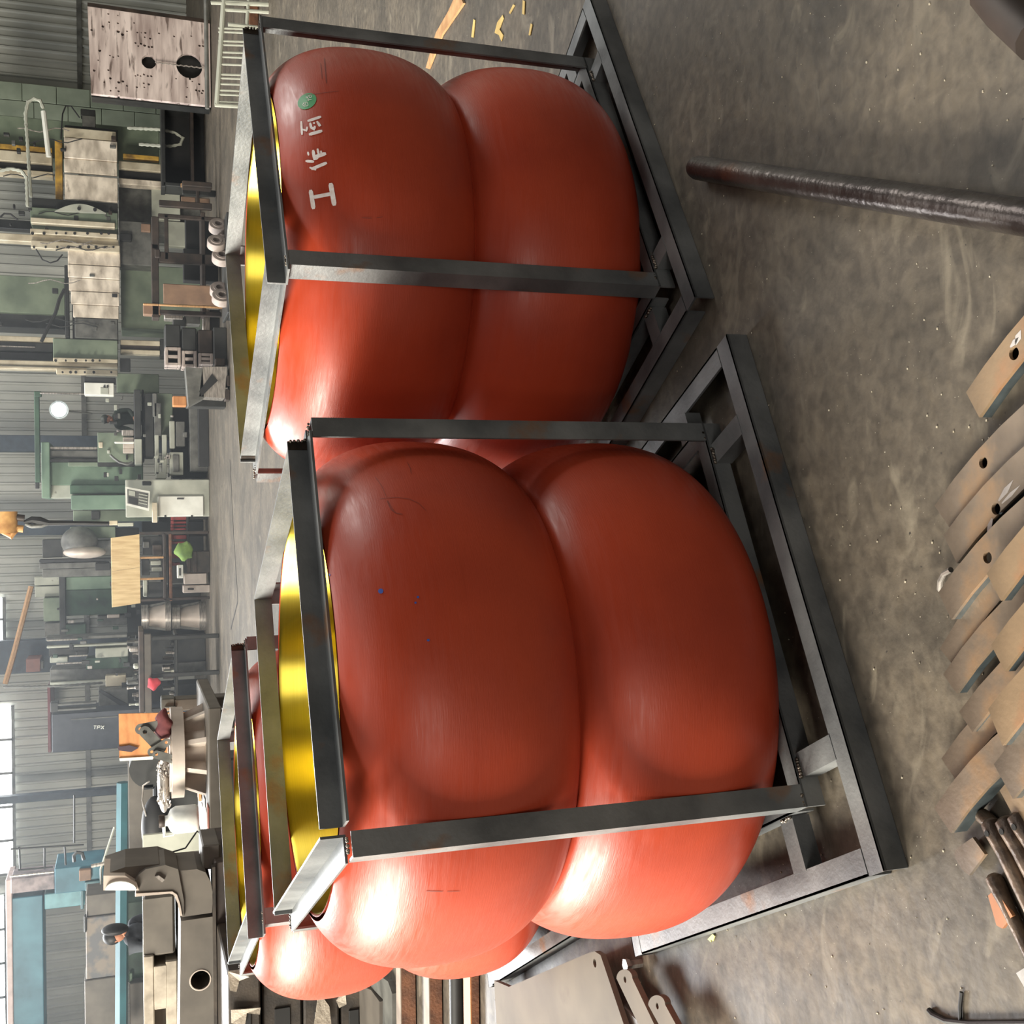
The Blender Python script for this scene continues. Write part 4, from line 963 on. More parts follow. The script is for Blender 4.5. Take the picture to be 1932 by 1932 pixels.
unit('fan_housing', 'grey machine with a slanting braced arm, right of the black cabinet', 'machine', 25.2, [('body', 186, 242, 1302, 1345, 0, .8, m_grey), ('base', 242, None, 1296, 1342, .1, .8, m_dgrey)])
solo(MB().prism([I(186, 1305, 25.1), I(190, 1301, 25.1), I(242, 1330, 25.1), I(240, 1340, 25.1)], (0, .1, 0)), 'brace_arm', m_black, 'black slanting brace across the grey machine', 'brace')
# ---- long cluttered bench
Yn = 22.0
unit('long_bench', 'long dark workbench cluttered with small metal parts, along the far floor edge', 'bench', Yn, [
    ('bench_top', 262, 272, 1190, 1345, 0, 1.0, m_brown), ('bench_front', 272, 286, 1196, 1345, .02, .1, m_castd), ('leg', 286, None, 1200, 1208, .05, .1, m_dgrey), ('leg', 286, None, 1270, 1278, .05, .1, m_dgrey), ('leg', 286, None, 1335, 1343, .05, .1, m_dgrey), ('lower_shelf', 330, 336, 1196, 1345, .1, .9, m_dgrey)])
rb = random.Random(5)
cols = [m_dgrey, m_grey, m_silver, m_castd, m_dark, m_lgrey, m_brown]
mods = ['small dark machined block', 'small grey bracket', 'small bright collar', 'dull round boss', 'black housing', 'pale grey cover', 'brown clamp']
wh = ['beside the red cloth', 'at the right end', 'next to the bench leg', 'near the middle', 'by the left end', 'behind the white jug side', 'close to the flanged housings', 'on the lower shelf']
ORD = ['rightmost', 'second from the right', 'third from the right', 'fourth from the right', 'fifth from the right', 'sixth from the right', 'in the very middle', 'sixth from the left', 'fifth from the left', 'fourth from the left', 'third from the left', 'second from the left', 'leftmost']
for i in range(26):
    y = 1198 + (i % 13) * 11 + rb.uniform(-2, 2); low = i >= 13
    x1 = 330 if low else 262; h = rb.uniform(8, 24); w = rb.uniform(4, 9)
    a = R(x1 - h, x1, y, y + w, Yn + .3 + rb.uniform(0, .3), .25)
    mt = cols[i % 7]; mbx = MB()
    c = Vector(((a[0] + a[1]) / 2, a[2] + .12, a[4])); rr = (a[1] - a[0]) / 2
    if i % 3 == 0: mbx.lathe(c, [(.001, 0), (rr, 0), (rr, (a[5] - a[4]) * .3), (rr * .6, (a[5] - a[4]) * .35), (rr * .6, (a[5] - a[4]) * .8), (rr * .8, (a[5] - a[4]) * .85), (rr * .8, a[5] - a[4]), (.001, a[5] - a[4])], 16)
    elif i % 3 == 1: mbx.box(*a[:5], a[4] + (a[5] - a[4]) * .35, .005).box(a[0] + rr * .5, a[1] - rr * .5, a[2], a[3], a[4] + (a[5] - a[4]) * .35, a[5], .005)
    else: mbx.box(*a, .02).cyl(c + Vector((0, -.16, .05)), c + Vector((0, -.05, .05)), rr * .5, n=10)
    solo(mbx, 'machine_part', mt, mods[i % 7] + ', ' + ORD[i % 13] + (' on the lower shelf' if low else ' on the top') + ' of the long bench', 'part', 'small parts on the long bench')
sk = MB().ball(I(290, 1290, Yn - .06), .13, 10, (.9, .7, .9)); sk.v = [(v[0] + .02 * math.sin(41 * v[2]), v[1], v[2] + .015 * math.sin(33 * v[0])) for v in sk.v]
solo(sk, 'red_cloth', mat('bright_red_cloth', (214, 64, 74), (180, 44, 54), .8), 'small bright red bundled cloth on the long bench', 'cloth', smooth=True)
# ------------------------------------------------------------------ left middle ground: spool casting, jug, papers on a steel table
Ys = 13.0
unit('steel_table', 'grey steel surface table carrying the spoked casting and the jug', 'table', 12.2, [
    ('slab', 395, 420, 1335, 1648, 0, 2.2, m_castd), ('leg', 420, None, 1345, 1375, .1, .3, m_dgrey), ('leg', 420, None, 1600, 1640, .1, .3, m_dgrey), ('leg', 420, None, 1345, 1375, 1.7, .3, m_dgrey), ('leg', 420, None, 1600, 1640, 1.7, .3, m_dgrey)])
def spool():
    top = I(319, 1430, Ys); bot = I(401, 1430, Ys); tz = I(397, 1430, Ys - .3).z; h = top.z - tz
    c = Vector((I(350, 1421, Ys).x, Ys + .1, tz))
    t = thing('spoked_casting', 'large pale grey round casting with a top ring and radial ribs', 'casting', c)
    Rt = (I(330, 1330, Ys).x - I(330, 1500, Ys).x) / 2; Rb = Rt * 1.08
    MB().lathe(c, [(Rt * .55, h * .64), (Rt, h * .64), (Rt, h * .95), (Rt * .86, h * .95), (Rt * .86, h), (Rt * .55, h)], 56, closed=True).build('top_ring', m_castl, t, True)
    MB().lathe(c, [(.05, 0), (Rb, 0), (Rb, h * .1), (Rt * .6, h * .12), (Rt * .55, h * .64), (.05, h * .64)], 56, closed=True).build('base_and_hub', m_castl, t, True)
    for i in range(9):
        a = math.radians(-62 + i * 40); d = Vector((math.cos(a - math.pi / 2 + .1), math.sin(a - math.pi / 2 + .1), 0)); n = Vector((-d.y, d.x, 0)) * .025
        p = [c + d * Rt * .5 + Vector((0, 0, h * .1)), c + d * Rb * .97 + Vector((0, 0, h * .1)), c + d * Rt * .84 + Vector((0, 0, h * .64)), c + d * Rt * .5 + Vector((0, 0, h * .64))]
        MB().prism([q - n for q in p], n * 2).build('rib', m_castl, t)
    return c, h, Rt
cs, hs_, Rt_ = spool()
def jug():
    b = I(374, 1543, 12.5); tp = I(305, 1543, 12.5); h = tp.z - b.z; r = .145; c = Vector((b.x, 12.5, b.z))
    t = thing('plastic_jug', 'white plastic jug with an open neck beside the spoked casting', 'jug', c)
    MB().lathe(c, [(.01, 0), (r * .9, 0), (r, .03), (r, h * .62), (r * .8, h * .76), (r * .38, h * .84), (r * .38, h * .98), (r * .3, h * .98), (.01, h * .9)], 28).build('body', m_plastic, t, 'all')
    MB().tube([c + Vector((-.03, -.02, h * .95)), c + Vector((-.15, -.04, h * .93)), c + Vector((-.14, -.04, h * .7)), c + Vector((-.1, -.03, h * .66))], .018, 8).build('handle', m_plastic, t, 'all')
    MB().lathe(c + Vector((0, 0, h * .92)), [(r * .42, 0), (r * .46, .01), (r * .46, .05), (r * .42, .06)], 20, closed=True).build('neck_ring', m_brown, t, True)
jug()
for x0, x1, y0, y1, mt, lb, nm, cat in ((371, 377, 1522, 1562, m_wood, 'thin orange and white booklet at the back of the papers on the steel table', 'booklet', 'book'), (378, 385, 1560, 1592, m_paper, 'white folded paper standing beside the booklet', 'paper_sheet', 'paper'), (386, 392, 1528, 1600, m_paper, 'loose grey printed paper in the middle of the steel table', 'paper_sheet', 'paper'), (393, 397, 1538, 1594, m_white, 'narrow white paper strip on the reddish folder', 'paper_strip', 'paper')):
    p = [I(x0 + 3, y0, 12.35), I(x0 + 3, y1, 12.35)]; z = I(395, 1560, 12.2).z
    dd = {371: 1.2, 378: .9, 386: .55, 393: .2}[x0]
    MBx = MB().box(p[1].x, p[0].x, 12.3 + dd, 12.3 + dd + .22, z + .002, z + (.035 if nm == 'booklet' else .012), .002)
    solo(MBx, nm, mt, lb, cat)
solo(MB().box(I(400, 1612, 12.3).x, I(400, 1520, 12.3).x, 12.22, 12.45, I(395, 1560, 12.2).z + .0, I(395, 1560, 12.2).z + .008), 'red_folder', mat('reddish_folder', (140, 78, 62)), 'reddish brown folder at the front edge of the steel table', 'folder')
# flat link plates and bright shavings heaped on the spool casting
for i, (x, y, a_, s_, lb) in enumerate([(285, 1372, .5, 1.0, 'dull link plate lying highest on the spoked casting'), (288, 1395, -.5, 1.1, 'dull link plate crossing the heap on the spoked casting'), (300, 1408, .9, .8, 'small link plate at the left of the heap on the casting'), (310, 1425, 0, .8, 'link plate with a dark hole hanging over the casting edge')]):
    c = I(x, y, Ys - .25); n = 14; w = .055 * s_; L_ = .11 * s_; pts = []
    for k in range(n + 1): t = math.pi * k / n - math.pi / 2; pts.append((L_ + w * math.cos(t), w * math.sin(t)))
    for k in range(n + 1): t = math.pi * k / n + math.pi / 2; pts.append((-L_ + w * math.cos(t), w * math.sin(t)))
    rot = lambda p: (c.x + p[0] * math.cos(a_ + 1.2) - p[1] * math.sin(a_ + 1.2), c.z + p[0] * math.sin(a_ + 1.2) + p[1] * math.cos(a_ + 1.2))
    t_ = thing('link_plate', lb, 'link plate', (c.x, c.y - .05 * i, c.z))
    holes_plate('plate', [rot(p) for p in pts], [(rot((L_, 0)), w * .4), (rot((-L_, 0)), w * .4)], 0, .02, m_grey, t_, 'XZ', Ys - .25 - .03 * i)
rb = random.Random(3)
def shavings(name, lb, x0, x1, y0, y1, Y, n, mt, Rr=.03):
    mb = MB()
    for i in range(n):
        p = I(rb.uniform(x0, x1), rb.uniform(y0, y1), Y + rb.uniform(0, .3)); a = rb.uniform(0, 6); tl = rb.uniform(-1, 1)
        q = [p + Vector((Rr * math.cos(a + k), Rr * math.sin(a + k) * .6, Rr * (.3 * k * tl))) for k in range(5)]
        mb.tube(q, .008, 4)
    solo(mb, name, mt, lb, 'shavings')['kind'] = 'stuff'
shavings('bright_shavings', 'glittering heap of bright metal shavings on top of the casting left side', 302, 318, 1442, 1520, Ys, 220, m_silver, .035)
solo(MB().ball(I(309, 1480, Ys + .15), .2, 10, (1.6, .8, .35)), 'shaving_heap', m_silver, 'solid bright core of the metal shavings heap on the casting', 'heap', smooth=True)
sk = MB().ball(I(308, 1368, Ys - .2), .13, 10, (1.3, .7, .7)); sk.v = [(v[0] + .02 * math.sin(41 * v[2]), v[1], v[2] + .015 * math.sin(43 * v[0])) for v in sk.v]
solo(sk, 'dark_red_rag', mat('dark_red_rag', (116, 62, 62), (84, 44, 48), .9), 'dark red rag under the link plates on the casting', 'rag', smooth=True)
t_ = thing('orange_board', 'orange plywood board with a dark smear, standing behind the link plates', 'board', I(262, 1390, 13.9))
a = [I(224, 1347, 13.9), I(394, 1343, 13.9), I(394, 1430, 13.9), I(225, 1431, 13.9)]
MB().prism(a, (0, .03, 0)).build('sheet', m_ply2, t_)
MB().prism([I(222, 1409, 13.88), I(245, 1406, 13.88), I(262, 1411, 13.88), I(248, 1419, 13.88), I(224, 1416, 13.88)], (0, .01, 0)).build('dark_smear', mat('dark_purple_stain', (66, 52, 62)), t_)
MB().prism([I(225, 1431, 13.88), I(290, 1427, 13.88), I(288, 1433, 13.88), I(226, 1436, 13.88)], (0, .05, 0)).build('white_edge', m_white, t_)
unit('bench_vice', 'grey machine part with a bright cylinder, on the floor right of the casting', 'part', 14.5, [('body', 304, 330, 1318, 1342, 0, .3, m_grey), ('bright_roll', 310, 332, 1334, 1342, -.05, .2, m_silver), ('base', 330, None, 1318, 1340, .0, .3, m_castd)])
# dark machine shape behind jug
t_ = thing('dark_lathe', 'dark machine with a round end behind the shavings and jug', 'machine', (I(300, 1500, 16).x, 16.0, 0))
c = I(282, 1450, 16.0); MB().cyl(c, c + Vector((0, .5, 0)), .26, n=28).build('round_end', m_dgrey, t_, True)
MB().box(*R(290, None, 1440, 1600, 16.1, .6), .03).build('bed', m_dgrey, t_)
MB().box(*R(268, 292, 1478, 1490, 16.0, .3), .02).build('fin', m_black, t_)
c = I(292, 1560, 15.9); MB().ball(c, .22, 12, (1.9, .7, .8)).build('hump', m_black, t_, 'all')
MB().tube([I(282, 1474, 15.8), I(270, 1482, 15.8), I(268, 1510, 15.8), I(276, 1540, 15.8)], .012, 6).build('bright_tube', m_silver, t_, True)
MB().tube([I(300, 1590, 15.6), I(308, 1592, 15.6), I(312, 1600, 15.6), I(312, 1606, 15.6)], [.04, .05, .04, .02], 8).build('tan_glove', m_wood, t_, True)
unit('pale_panel', 'pale greenish panel standing behind the tapered shaft', 'panel', 15.2, [('board', 269, None, 1572, 1613, 0, .04, m_lgrey)])
unit('floor_plate_dark', 'dark grey wall of plates behind the jug', 'plate', 17.0, [('plate', 242, None, 1436, 1620, .3, .1, m_castd), ('plate', 316, None, 1500, 1606, -.4, .1, m_castl)])

# ------------------------------------------------------------------ blue gantry crane
Yg = 21
unit('gantry_crane', 'blue gantry crane end with its wide girder near the top left', 'crane', Yg, [
    ('girder', 22, 82, 1692, 1980, 0, .7, m_blue), ('girder_top', 12, 24, 1660, 1980, -.05, .8, mat('pink_primer', (196, 176, 172))), ('end_carriage', 103, 196, 1634, 1682, -.2, .9, m_blue), ('carriage_top', 20, 103, 1654, 1682, -.1, .6, mat('rusted_white', (150, 136, 136), (96, 88, 92))),
    ('corner_plate', 84, 160, 1683, 1712, .0, .4, mat('light_blue_enamel', (112, 160, 168))), ('bumper_block', 149, 172, 1641, 1662, -.3, .12, m_tan), ('end_shoe', 160, 196, 1662, 1680, -.25, .3, m_teal), ('walk_rail', 18, 103, 1648, 1652, -.5, .03, m_silver), ('hanger', 152, 158, 1680, 1716, -.2, .05, m_teal)])
GC = [o for o in COL.objects if o.name == 'gantry_crane'][0]
for i, (p, q) in enumerate([((36, 1598), (38, 1640)), ((84, 1598), (84, 1640)), ((122, 1596), (124, 1632)), ((20, 1602), (158, 1594)), ((34, 1642), (100, 1636)), ((140, 1500), (140, 1590))]):
    lb = ['topmost thin post of the crane walkway railing', 'second thin post of the crane walkway railing', 'third thin post of the crane walkway railing', 'upper handrail of the crane walkway', 'lower rail of the crane walkway next to the carriage', 'thin rod hanging right of the walkway railing'][i]
    MB().cyl(I(*p, Yg - .2), I(*q, Yg - .2), .018, n=6).build('railing_bar', m_dgrey, GC)
chain_loop('dark bent hose hooked on the walkway railing', [(140, 1626), (139, 1614), (145, 1608), (155, 1610), (158, 1622)], Yg - .85, .03, 'hose', m_dgrey, par='gantry_crane')
chain_loop('thick teal pipe running level behind the castings', [(232, 1476), (231, 1600), (230, 1700), (229, 1990)], 19, .10, 'pipe', m_teal, cat='pipe')
chain_loop('slim grey rod running level under the walkway railing', [(216, 1560), (190, 1640), (192, 1700)], 20, .02, 'rod', m_lgrey, cat='rod', par='gantry_crane')
chain_loop('thin teal rod standing upright beside the crane carriage', [(172, 1634), (232, 1622), (245, 1620)], 18, .03, 'rod', m_silver, cat='rod', par='gantry_crane')
unit('mottled_panel', 'wide mottled grey machine panel below the crane girder', 'panel', 19.5, [('panel_upper', 162, 222, 1686, 1728, .0, .6, m_castd), ('panel', 162, 222, 1729, 1845, -.05, .6, mat('mottled_grey_panel', (134, 124, 114), (104, 104, 106), .7, 0, 4, fac=(.42, .55))), ('panel_end', 160, 224, 1846, 2000, -.08, .6, m_castd), ('lip', 158, 163, 1728, 1760, -.1, .1, m_dgrey)])
unit('far_green_unit', 'dark green machine seen between pipe and casting', 'machine', 20.0, [('body', 236, None, 1700, 1850, 0, .6, m_dgreen), ('mint_strip', 244, 250, 1836, 1860, -.1, .1, m_mint), ('grey_unit', 245, None, 1852, 2000, -.2, .6, m_castd)])

# ------------------------------------------------------------------ big grey castings on a bench, left
Yc = 9.2
unit('casting_bench', 'brown support bench under the big grey castings', 'bench', Yc, [('bench_body', 407, None, 1622, 2060, .0, 1.0, m_brown), ('bench_edge', 403, 409, 1636, 2060, -.03, .08, m_slab), ('end_block', 382, 416, 1594, 1640, .1, .5, m_castd)])
def casting():
    t = thing('bracket_casting', 'big dark grey cast bracket with a round bore and an upper saddle coloured as lit', 'casting', (I(380, 1800, Yc).x, Yc, I(404, 1800, Yc).z))
    Y = Yc
    c0 = I(378, 1849, Y)
    poly = [I(*p, Y) for p in ((341, 1738), (338, 2060), (404, 2060), (404, 1729))]
    holes_plate('bored_plate', [xz(p) for p in poly], [((c0.x, c0.z), .075)], 0, .45, m_castd, t, 'XZ', Y)
    MB().lathe(c0, [(.074, .02), (.074, -.004), (.082, -.004), (.088, .004)], 32, 'Y').build('bore_rim', m_castl, t, True)
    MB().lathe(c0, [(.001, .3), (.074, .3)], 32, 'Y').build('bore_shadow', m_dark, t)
    bl = [I(*p, Y - .03) for p in ((346, 1730), (400, 1722), (402, 1690), (398, 1665), (388, 1646), (372, 1640), (325, 1644), (327, 1690), (337, 1700), (341, 1716))]
    MB().prism(bl, (0, .5, 0)).build('rounded_shoulder', m_castd, t)
    up_ = [I(*p, Y - .05) for p in ((256, 1686), (325, 1682), (334, 1688), (341, 1706), (343, 1730), (347, 1730), (347, 1700), (336, 1640), (312, 1632), (275, 1640), (262, 1650), (255, 1662))]
    MB().prism(up_, (0, .45, 0)).build('curved_arm', m_castd, t)
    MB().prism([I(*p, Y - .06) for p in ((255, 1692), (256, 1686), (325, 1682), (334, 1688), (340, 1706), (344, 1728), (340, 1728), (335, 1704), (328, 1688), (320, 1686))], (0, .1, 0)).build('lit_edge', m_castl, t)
    MB().prism([I(*p, Y - .08) for p in ((195, 1652), (236, 1652), (258, 1666), (262, 1680), (232, 1679), (195, 1680))], (0, .45, 0)).build('saddle_block', m_castl, t)  # paler than the arm: light on the saddle put into its colour
    pts = [I(198, 1680, Y - .1)] + [I(228 - 30 * math.cos(a), 1680 - 17 * math.sin(a), Y - .1) for a in [math.pi * k / 10 for k in range(11)]]
    MB().prism(pts, (0, .05, 0)).build('lit_saddle_face', m_white, t)  # white face stands in for strong light on the saddle
    MB().prism([I(*p, Y) for p in ((196, 1650), (236, 1636), (300, 1630), (330, 1640), (262, 1666), (236, 1652))], (0, .5, 0)).build('upper_web', m_castd, t)
    for p in (((292, 1654), (300, 1652), (311, 1660), (306, 1665)),):
        MB().prism([I(*q, Y - .07) for q in p], (0, .02, 0)).build('bright_nick', m_silver, t)
casting()
def casting2():
    Y = 10.6
    t = thing('pocketed_casting', 'long mottled casting with square pockets, behind the bored bracket', 'casting', (I(300, 1800, Y).x, Y, I(336, 1800, Y).z))
    MB().box(*R(270, 330, 1690, 1803, Y + .02, .5), .02).build('smooth_end', m_castd, t)
    MB().box(*R(272, 292, 1803, 2060, Y, .5), .01).build('upper_lip', m_cast2, t)
    MB().box(*R(314, 336, 1812, 2060, Y, .5), .01).build('lower_lip', m_cast2, t)
    for y0, y1 in ((1803, 1812), (1822, 1904)):
        pass
    MB().box(*R(291, 315, 1822, 1904, Y, .5), .005).build('web', m_cast2, t)
    MB().box(*R(291, 315, 1781, 1822, Y + .25, .2), .0).build('pocket_floor', m_cast, t)
    MB().box(*R(291, 315, 1904, 2060, Y + .25, .2), .0).build('pocket_floor', m_cast, t)
    MB().box(*R(336, None, 1700, 2060, Y + .1, .6), .0).build('pedestal', m_dark, t)
casting2()
def shaft():
    Y = 10.2
    t = thing('tapered_shaft', 'tall tapered grey shaft standing left of the papers', 'shaft', (I(380, 1640, Y).x, Y, max(0, I(386, 1640, Y).z)))
    MB().tube([I(386, 1622, Y), I(370, 1622, Y), I(362, 1626, Y), I(300, 1630, Y), I(262, 1630, Y), I(248, 1631, Y)], [.07, .07, .075, .065, .05, .03], 20).build('shaft_body', m_castd, t, True)
    MB().cyl(I(388, 1622, Y), Vector((I(388, 1622, Y).x, Y, 0)), .08, n=16).build('stem', m_brown, t, True)
    MB().ball(I(243, 1631, Y), .025, 8, (1, 1, 1.6)).build('arc_glow', m_spark, t, 'all')
shaft()
chain_loop('thin black cable curving from the papers up to the pale panel', [(396, 1590), (372, 1568), (350, 1600), (310, 1612), (270, 1606)], 11.2, .008, 'cable', m_black, par='tapered_shaft')

# ------------------------------------------------------------------ people
def person(label, head, Y, face, look, cap_m, cloth_m, lean, hgt, feet_z, trouser_m=None, visor=False, mitt=None):
    """one continuous skinned body; head given by its centre in the photograph"""
    H_ = I(*head, Y); s_ = hgt / 1.72
    t = thing('person', label, 'person', (H_.x, Y, feet_z))
    lk = Vector((look[0], look[1], 0)).normalized(); sd = Vector((-lk.y, lk.x, 0))
    base = Vector((H_.x, Y, 0)) - lk * lean
    def P(f, r_, z): return tuple(base + lk * f * s_ + sd * r_ * s_ + Vector((0, 0, feet_z + z * s_)) - t.location)
    V = [P(0, 0, .92), P(.02, 0, 1.12), P(lean * .5, 0, 1.30), P(lean * .8, 0, 1.42), P(lean * .95, 0, 1.50),
         P(0, .10, .88), P(.03, .11, .48), P(0, .12, .08), P(.13, .13, .04),
         P(0, -.10, .88), P(.03, -.11, .48), P(0, -.12, .08), P(.13, -.13, .04),
         P(lean * .8, .19, 1.40), P(lean * .8 + .03, .24, 1.14), P(lean + .24, .18, 1.05),
         P(lean * .8, -.19, 1.40), P(lean * .8 + .03, -.24, 1.14), P(lean + .24, -.18, 1.05)]
    E_ = [(0, 1), (1, 2), (2, 3), (3, 4), (0, 5), (5, 6), (6, 7), (7, 8), (0, 9), (9, 10), (10, 11), (11, 12), (3, 13), (13, 14), (14, 15), (3, 16), (16, 17), (17, 18)]
    Rd = [(.15, .12), (.145, .11), (.17, .12), (.13, .09), (.06, .06), (.09, .09), (.062, .062), (.045, .045), (.035, .03), (.09, .09), (.062, .062), (.045, .045), (.035, .03), (.07, .07), (.048, .048), (.036, .036), (.07, .07), (.048, .048), (.036, .036)]
    me = bpy.data.meshes.new('body'); me.from_pydata(V, E_, []); me.materials.append(cloth_m)
    o = link('body', me, t)
    sk_ = o.modifiers.new('skin', 'SKIN'); sk_.use_smooth_shade = True
    for v, r_ in zip(me.skin_vertices[0].data, Rd): v.radius = (r_[0] * s_, r_[1] * s_)
    me.skin_vertices[0].data[0].use_root = True
    o.modifiers.new('sub', 'SUBSURF').levels = 2; o.modifiers['sub'].render_levels = 2
    # head with face
    hc = H_
    mb = MB().ball(hc, .105 * s_, 14, (.78, .86, 1.12))
    q = lambda f, r_, z: hc + lk * f * s_ + sd * r_ * s_ + Vector((0, 0, z * s_))
    mb.cyl(q(-.01, 0, -.06), tuple(Vector(P(lean * .95, 0, 1.49)) + t.location), .05 * s_, n=12)
    mb.ball(q(.098, 0, -.012), .018 * s_, 6, (1, 1, 1.5))
    mb.ball(q(.0, .085, 0), .024 * s_, 6, (.6, .5, 1.3)).ball(q(.0, -.085, 0), .024 * s_, 6, (.6, .5, 1.3))
    mb.ball(q(.05, 0, -.085), .045 * s_, 8)
    mb.build('head', m_skin, t, 'all')
    for r_ in (-.034, .034): MB().ball(q(.082, r_, .015), .011 * s_, 6).build('eye', m_dark, t, True)
    MB().ball(q(.092, 0, -.052), .02 * s_, 6, (.8, .8, .3)).build('mouth', mat('lips', (150, 88, 78)), t, True)
    MB().ball(q(-.012, 0, .03), .112 * s_, 12, (.84, .92, .95)).build('hair', m_black, t, True)
    if cap_m:
        MB().ball(q(-.012, 0, .055), .118 * s_, 12, (.86, .95, .78)).build('cap', cap_m, t, True)
        MB().ball(q(.09, 0, .07), .07 * s_, 8, (1, 1, .14)).build('cap_peak', cap_m, t, True)
    if visor:
        MB().ball(q(.10, 0, .0), .13 * s_, 14, (.45, 1.0, 1.15)).build('welding_mask', m_black, t, True)
    # hands: palm, four unequal curled fingers and a side thumb
    for sg, k in ((1, 15), (-1, 18)):
        w = Vector(V[k]) + t.location; hb = MB(); hb.ball(w + lk * .045 * s_, .04 * s_, 8, (1, 1, .6))
        for j, L_ in enumerate((.055, .065, .06, .045)):
            p0 = w + lk * .075 * s_ + sd * (.026 - j * .017) * s_
            hb.tube([p0, p0 + lk * L_ * .55 * s_ - Vector((0, 0, .008)), p0 + lk * L_ * .8 * s_ - Vector((0, 0, .028 * s_)), p0 + lk * L_ * .6 * s_ - Vector((0, 0, .045 * s_))], [.009, .009, .008, .006], 6)
        p0 = w + lk * .03 * s_ + sd * (-sg) * .035 * s_
        hb.tube([p0, p0 + lk * .03 - sd * sg * .018, p0 + lk * .055 * s_ - sd * sg * .014 - Vector((0, 0, .015))], [.011, .010, .008], 6)
        hb.build('hand', m_skin, t, 'all')
        if trouser_m: pass
    return t
person('person in a dark green cap and work jacket, working behind the long machine bed', (203, 791), 26.3, None, (-.6, -1), mat('dark_cap', (60, 66, 60)), m_workcl, .10, 1.72, I(203, 791, 26.3).z - 1.60)
unit('operator_platform', 'raised dark platform the machine operator stands on', 'platform', 25.9, [('deck', 246, None, 770, 815, .0, 1.0, m_dgrey)])
a = [o for o in COL.objects if o.name == 'operator_platform'][0]
zt = I(203, 791, 26.3).z - 1.60
for ch in list(a.children): bpy.data.objects.remove(ch)
a.location = (I(203, 791, 26.3).x, 26.3, 0)
MB().box(a.location.x - .5, a.location.x + .5, 26.62 - .65, 27.0, 0, max(.05, zt - .0), .01).build('deck', m_dgrey, a)
person('person in slate grey workwear and a black welding mask, bending behind the castings', (217, 1765), 16.0, None, (.9, -.5), None, m_workcl2, .28, 1.72 * I(217, 1765, 16.0).z / 1.6, 0.0, visor=True)

# ------------------------------------------------------------------ left floor stacks
def slab_stack():
    Y = 8.1
    L_ = [(432, 492, 1838, 'top dark slab of the wrapped stack', 0), (496, 570, 1834, 'second dark slab of the wrapped stack', .05), (574, 640, 1840, 'third dark slab of the wrapped stack', .02), (644, None, 1838, 'bottom dark slab of the wrapped stack', .04)]
    for x0, x1, y0, lb, d in L_:
        a = R(x0, x1, y0, 2060, Y + d, 1.1)
        t = thing('steel_slab', lb + ', at the left edge', 'slab', ((a[0] + a[1]) / 2, Y, max(0, a[4])), 0, 'dark slabs stacked at the left edge')
        MB().box(*a[:4], max(0, a[4]), a[5], .012).build('slab_body', m_slab, t)
        MB().box(a[0] + .05, a[1] - .25, a[2] - .012, a[2] + .05, max(0, a[4]) + (a[5] - max(0, a[4])) * .3, max(0, a[4]) + (a[5] - max(0, a[4])) * .7, .004).build('recess_plate', m_dark, t)
    for pl, lb in (([(430, 1833), (434, 1868), (446, 1872), (452, 1852), (470, 1842), (462, 1830)], 'torn cream wrapping at the top right corner of the slab stack'), ([(436, 1905), (437, 1932), (462, 1935), (466, 1912), (490, 1914), (492, 1902), (460, 1904)], 'torn cream wrapping lying over the middle of the top slab'), ([(600, 1885), (592, 1935), (626, 1940), (622, 1900), (612, 1886)], 'ragged cream wrapping on the third slab'), ([(634, 1888), (640, 1902), (654, 1896), (652, 1876), (644, 1876)], 'small scrap of cream wrapping on the lower slab')):
        mb = MB(); ps = [I(*p, Y - .03) for p in pl]; mb.prism(ps, (0, .012, 0))
        mb.v = [tuple(Vector(v) + Vector((0, .008 * math.sin(90 * v[0]) + .006 * math.sin(140 * v[2]), 0))) for v in mb.v]
        solo(mb, 'torn_wrapping', m_wrap, lb, 'wrapping')
slab_stack()
# rusty beams lying across
def beam(x0, x1, y_r, mt_face, mt_top, lb, h=None, rnd_=False):
    g = G(x1, 1880); Y = g.y; top = I(x0, 1880, Y)
    xr = I(x1, y_r, Y).x; xl = I(x1, 2120, Y).x; hh = max(.03, top.z * .72)
    t = thing('steel_beam', lb, 'beam', ((xr + xl) / 2, Y, 0), 0, 'steel beams lying on the floor at the left')
    if rnd_:
        MB().cyl((xl, Y + hh * .5, hh * .5), (xr, Y + hh * .5, hh * .5), hh * .5, n=24).build('bar', mt_face, t, True)
    else:
        MB().box(xl, xr, Y, Y + .008, 0, hh - .006).build('web', mt_face, t)
        MB().box(xl, xr, Y, Y + .12, hh - .006, hh).build('top_flange', mt_top, t)
        MB().box(xl, xr, Y, Y + .12, 0, .006).build('bottom_flange', mt_face, t)
m_lit_flange = mat('lit_beam_flange', (140, 124, 108), (112, 98, 84), .7, 0, 8)  # light falling on the beam tops is put into this paler colour
for x0, x1, y_r, f_, e_, lb in ((744, 786, 1808, m_rust, m_lit_flange, 'rusty channel beam with its top flange coloured as lit, farthest of the beams'), (799, 836, 1806, m_rust, m_lit_flange, 'rusty channel beam with its top flange coloured as lit, second of the beams'), (880, 906, 1816, m_rust, m_ply2, 'rusty channel beam with an orange edge, nearest of the beams')):
    beam(x0, x1, y_r, f_, e_, lb)
beam(842, 878, 1816, m_dgrey, m_dgrey, 'dark round bar lying between the rusty channel beams', rnd_=True)
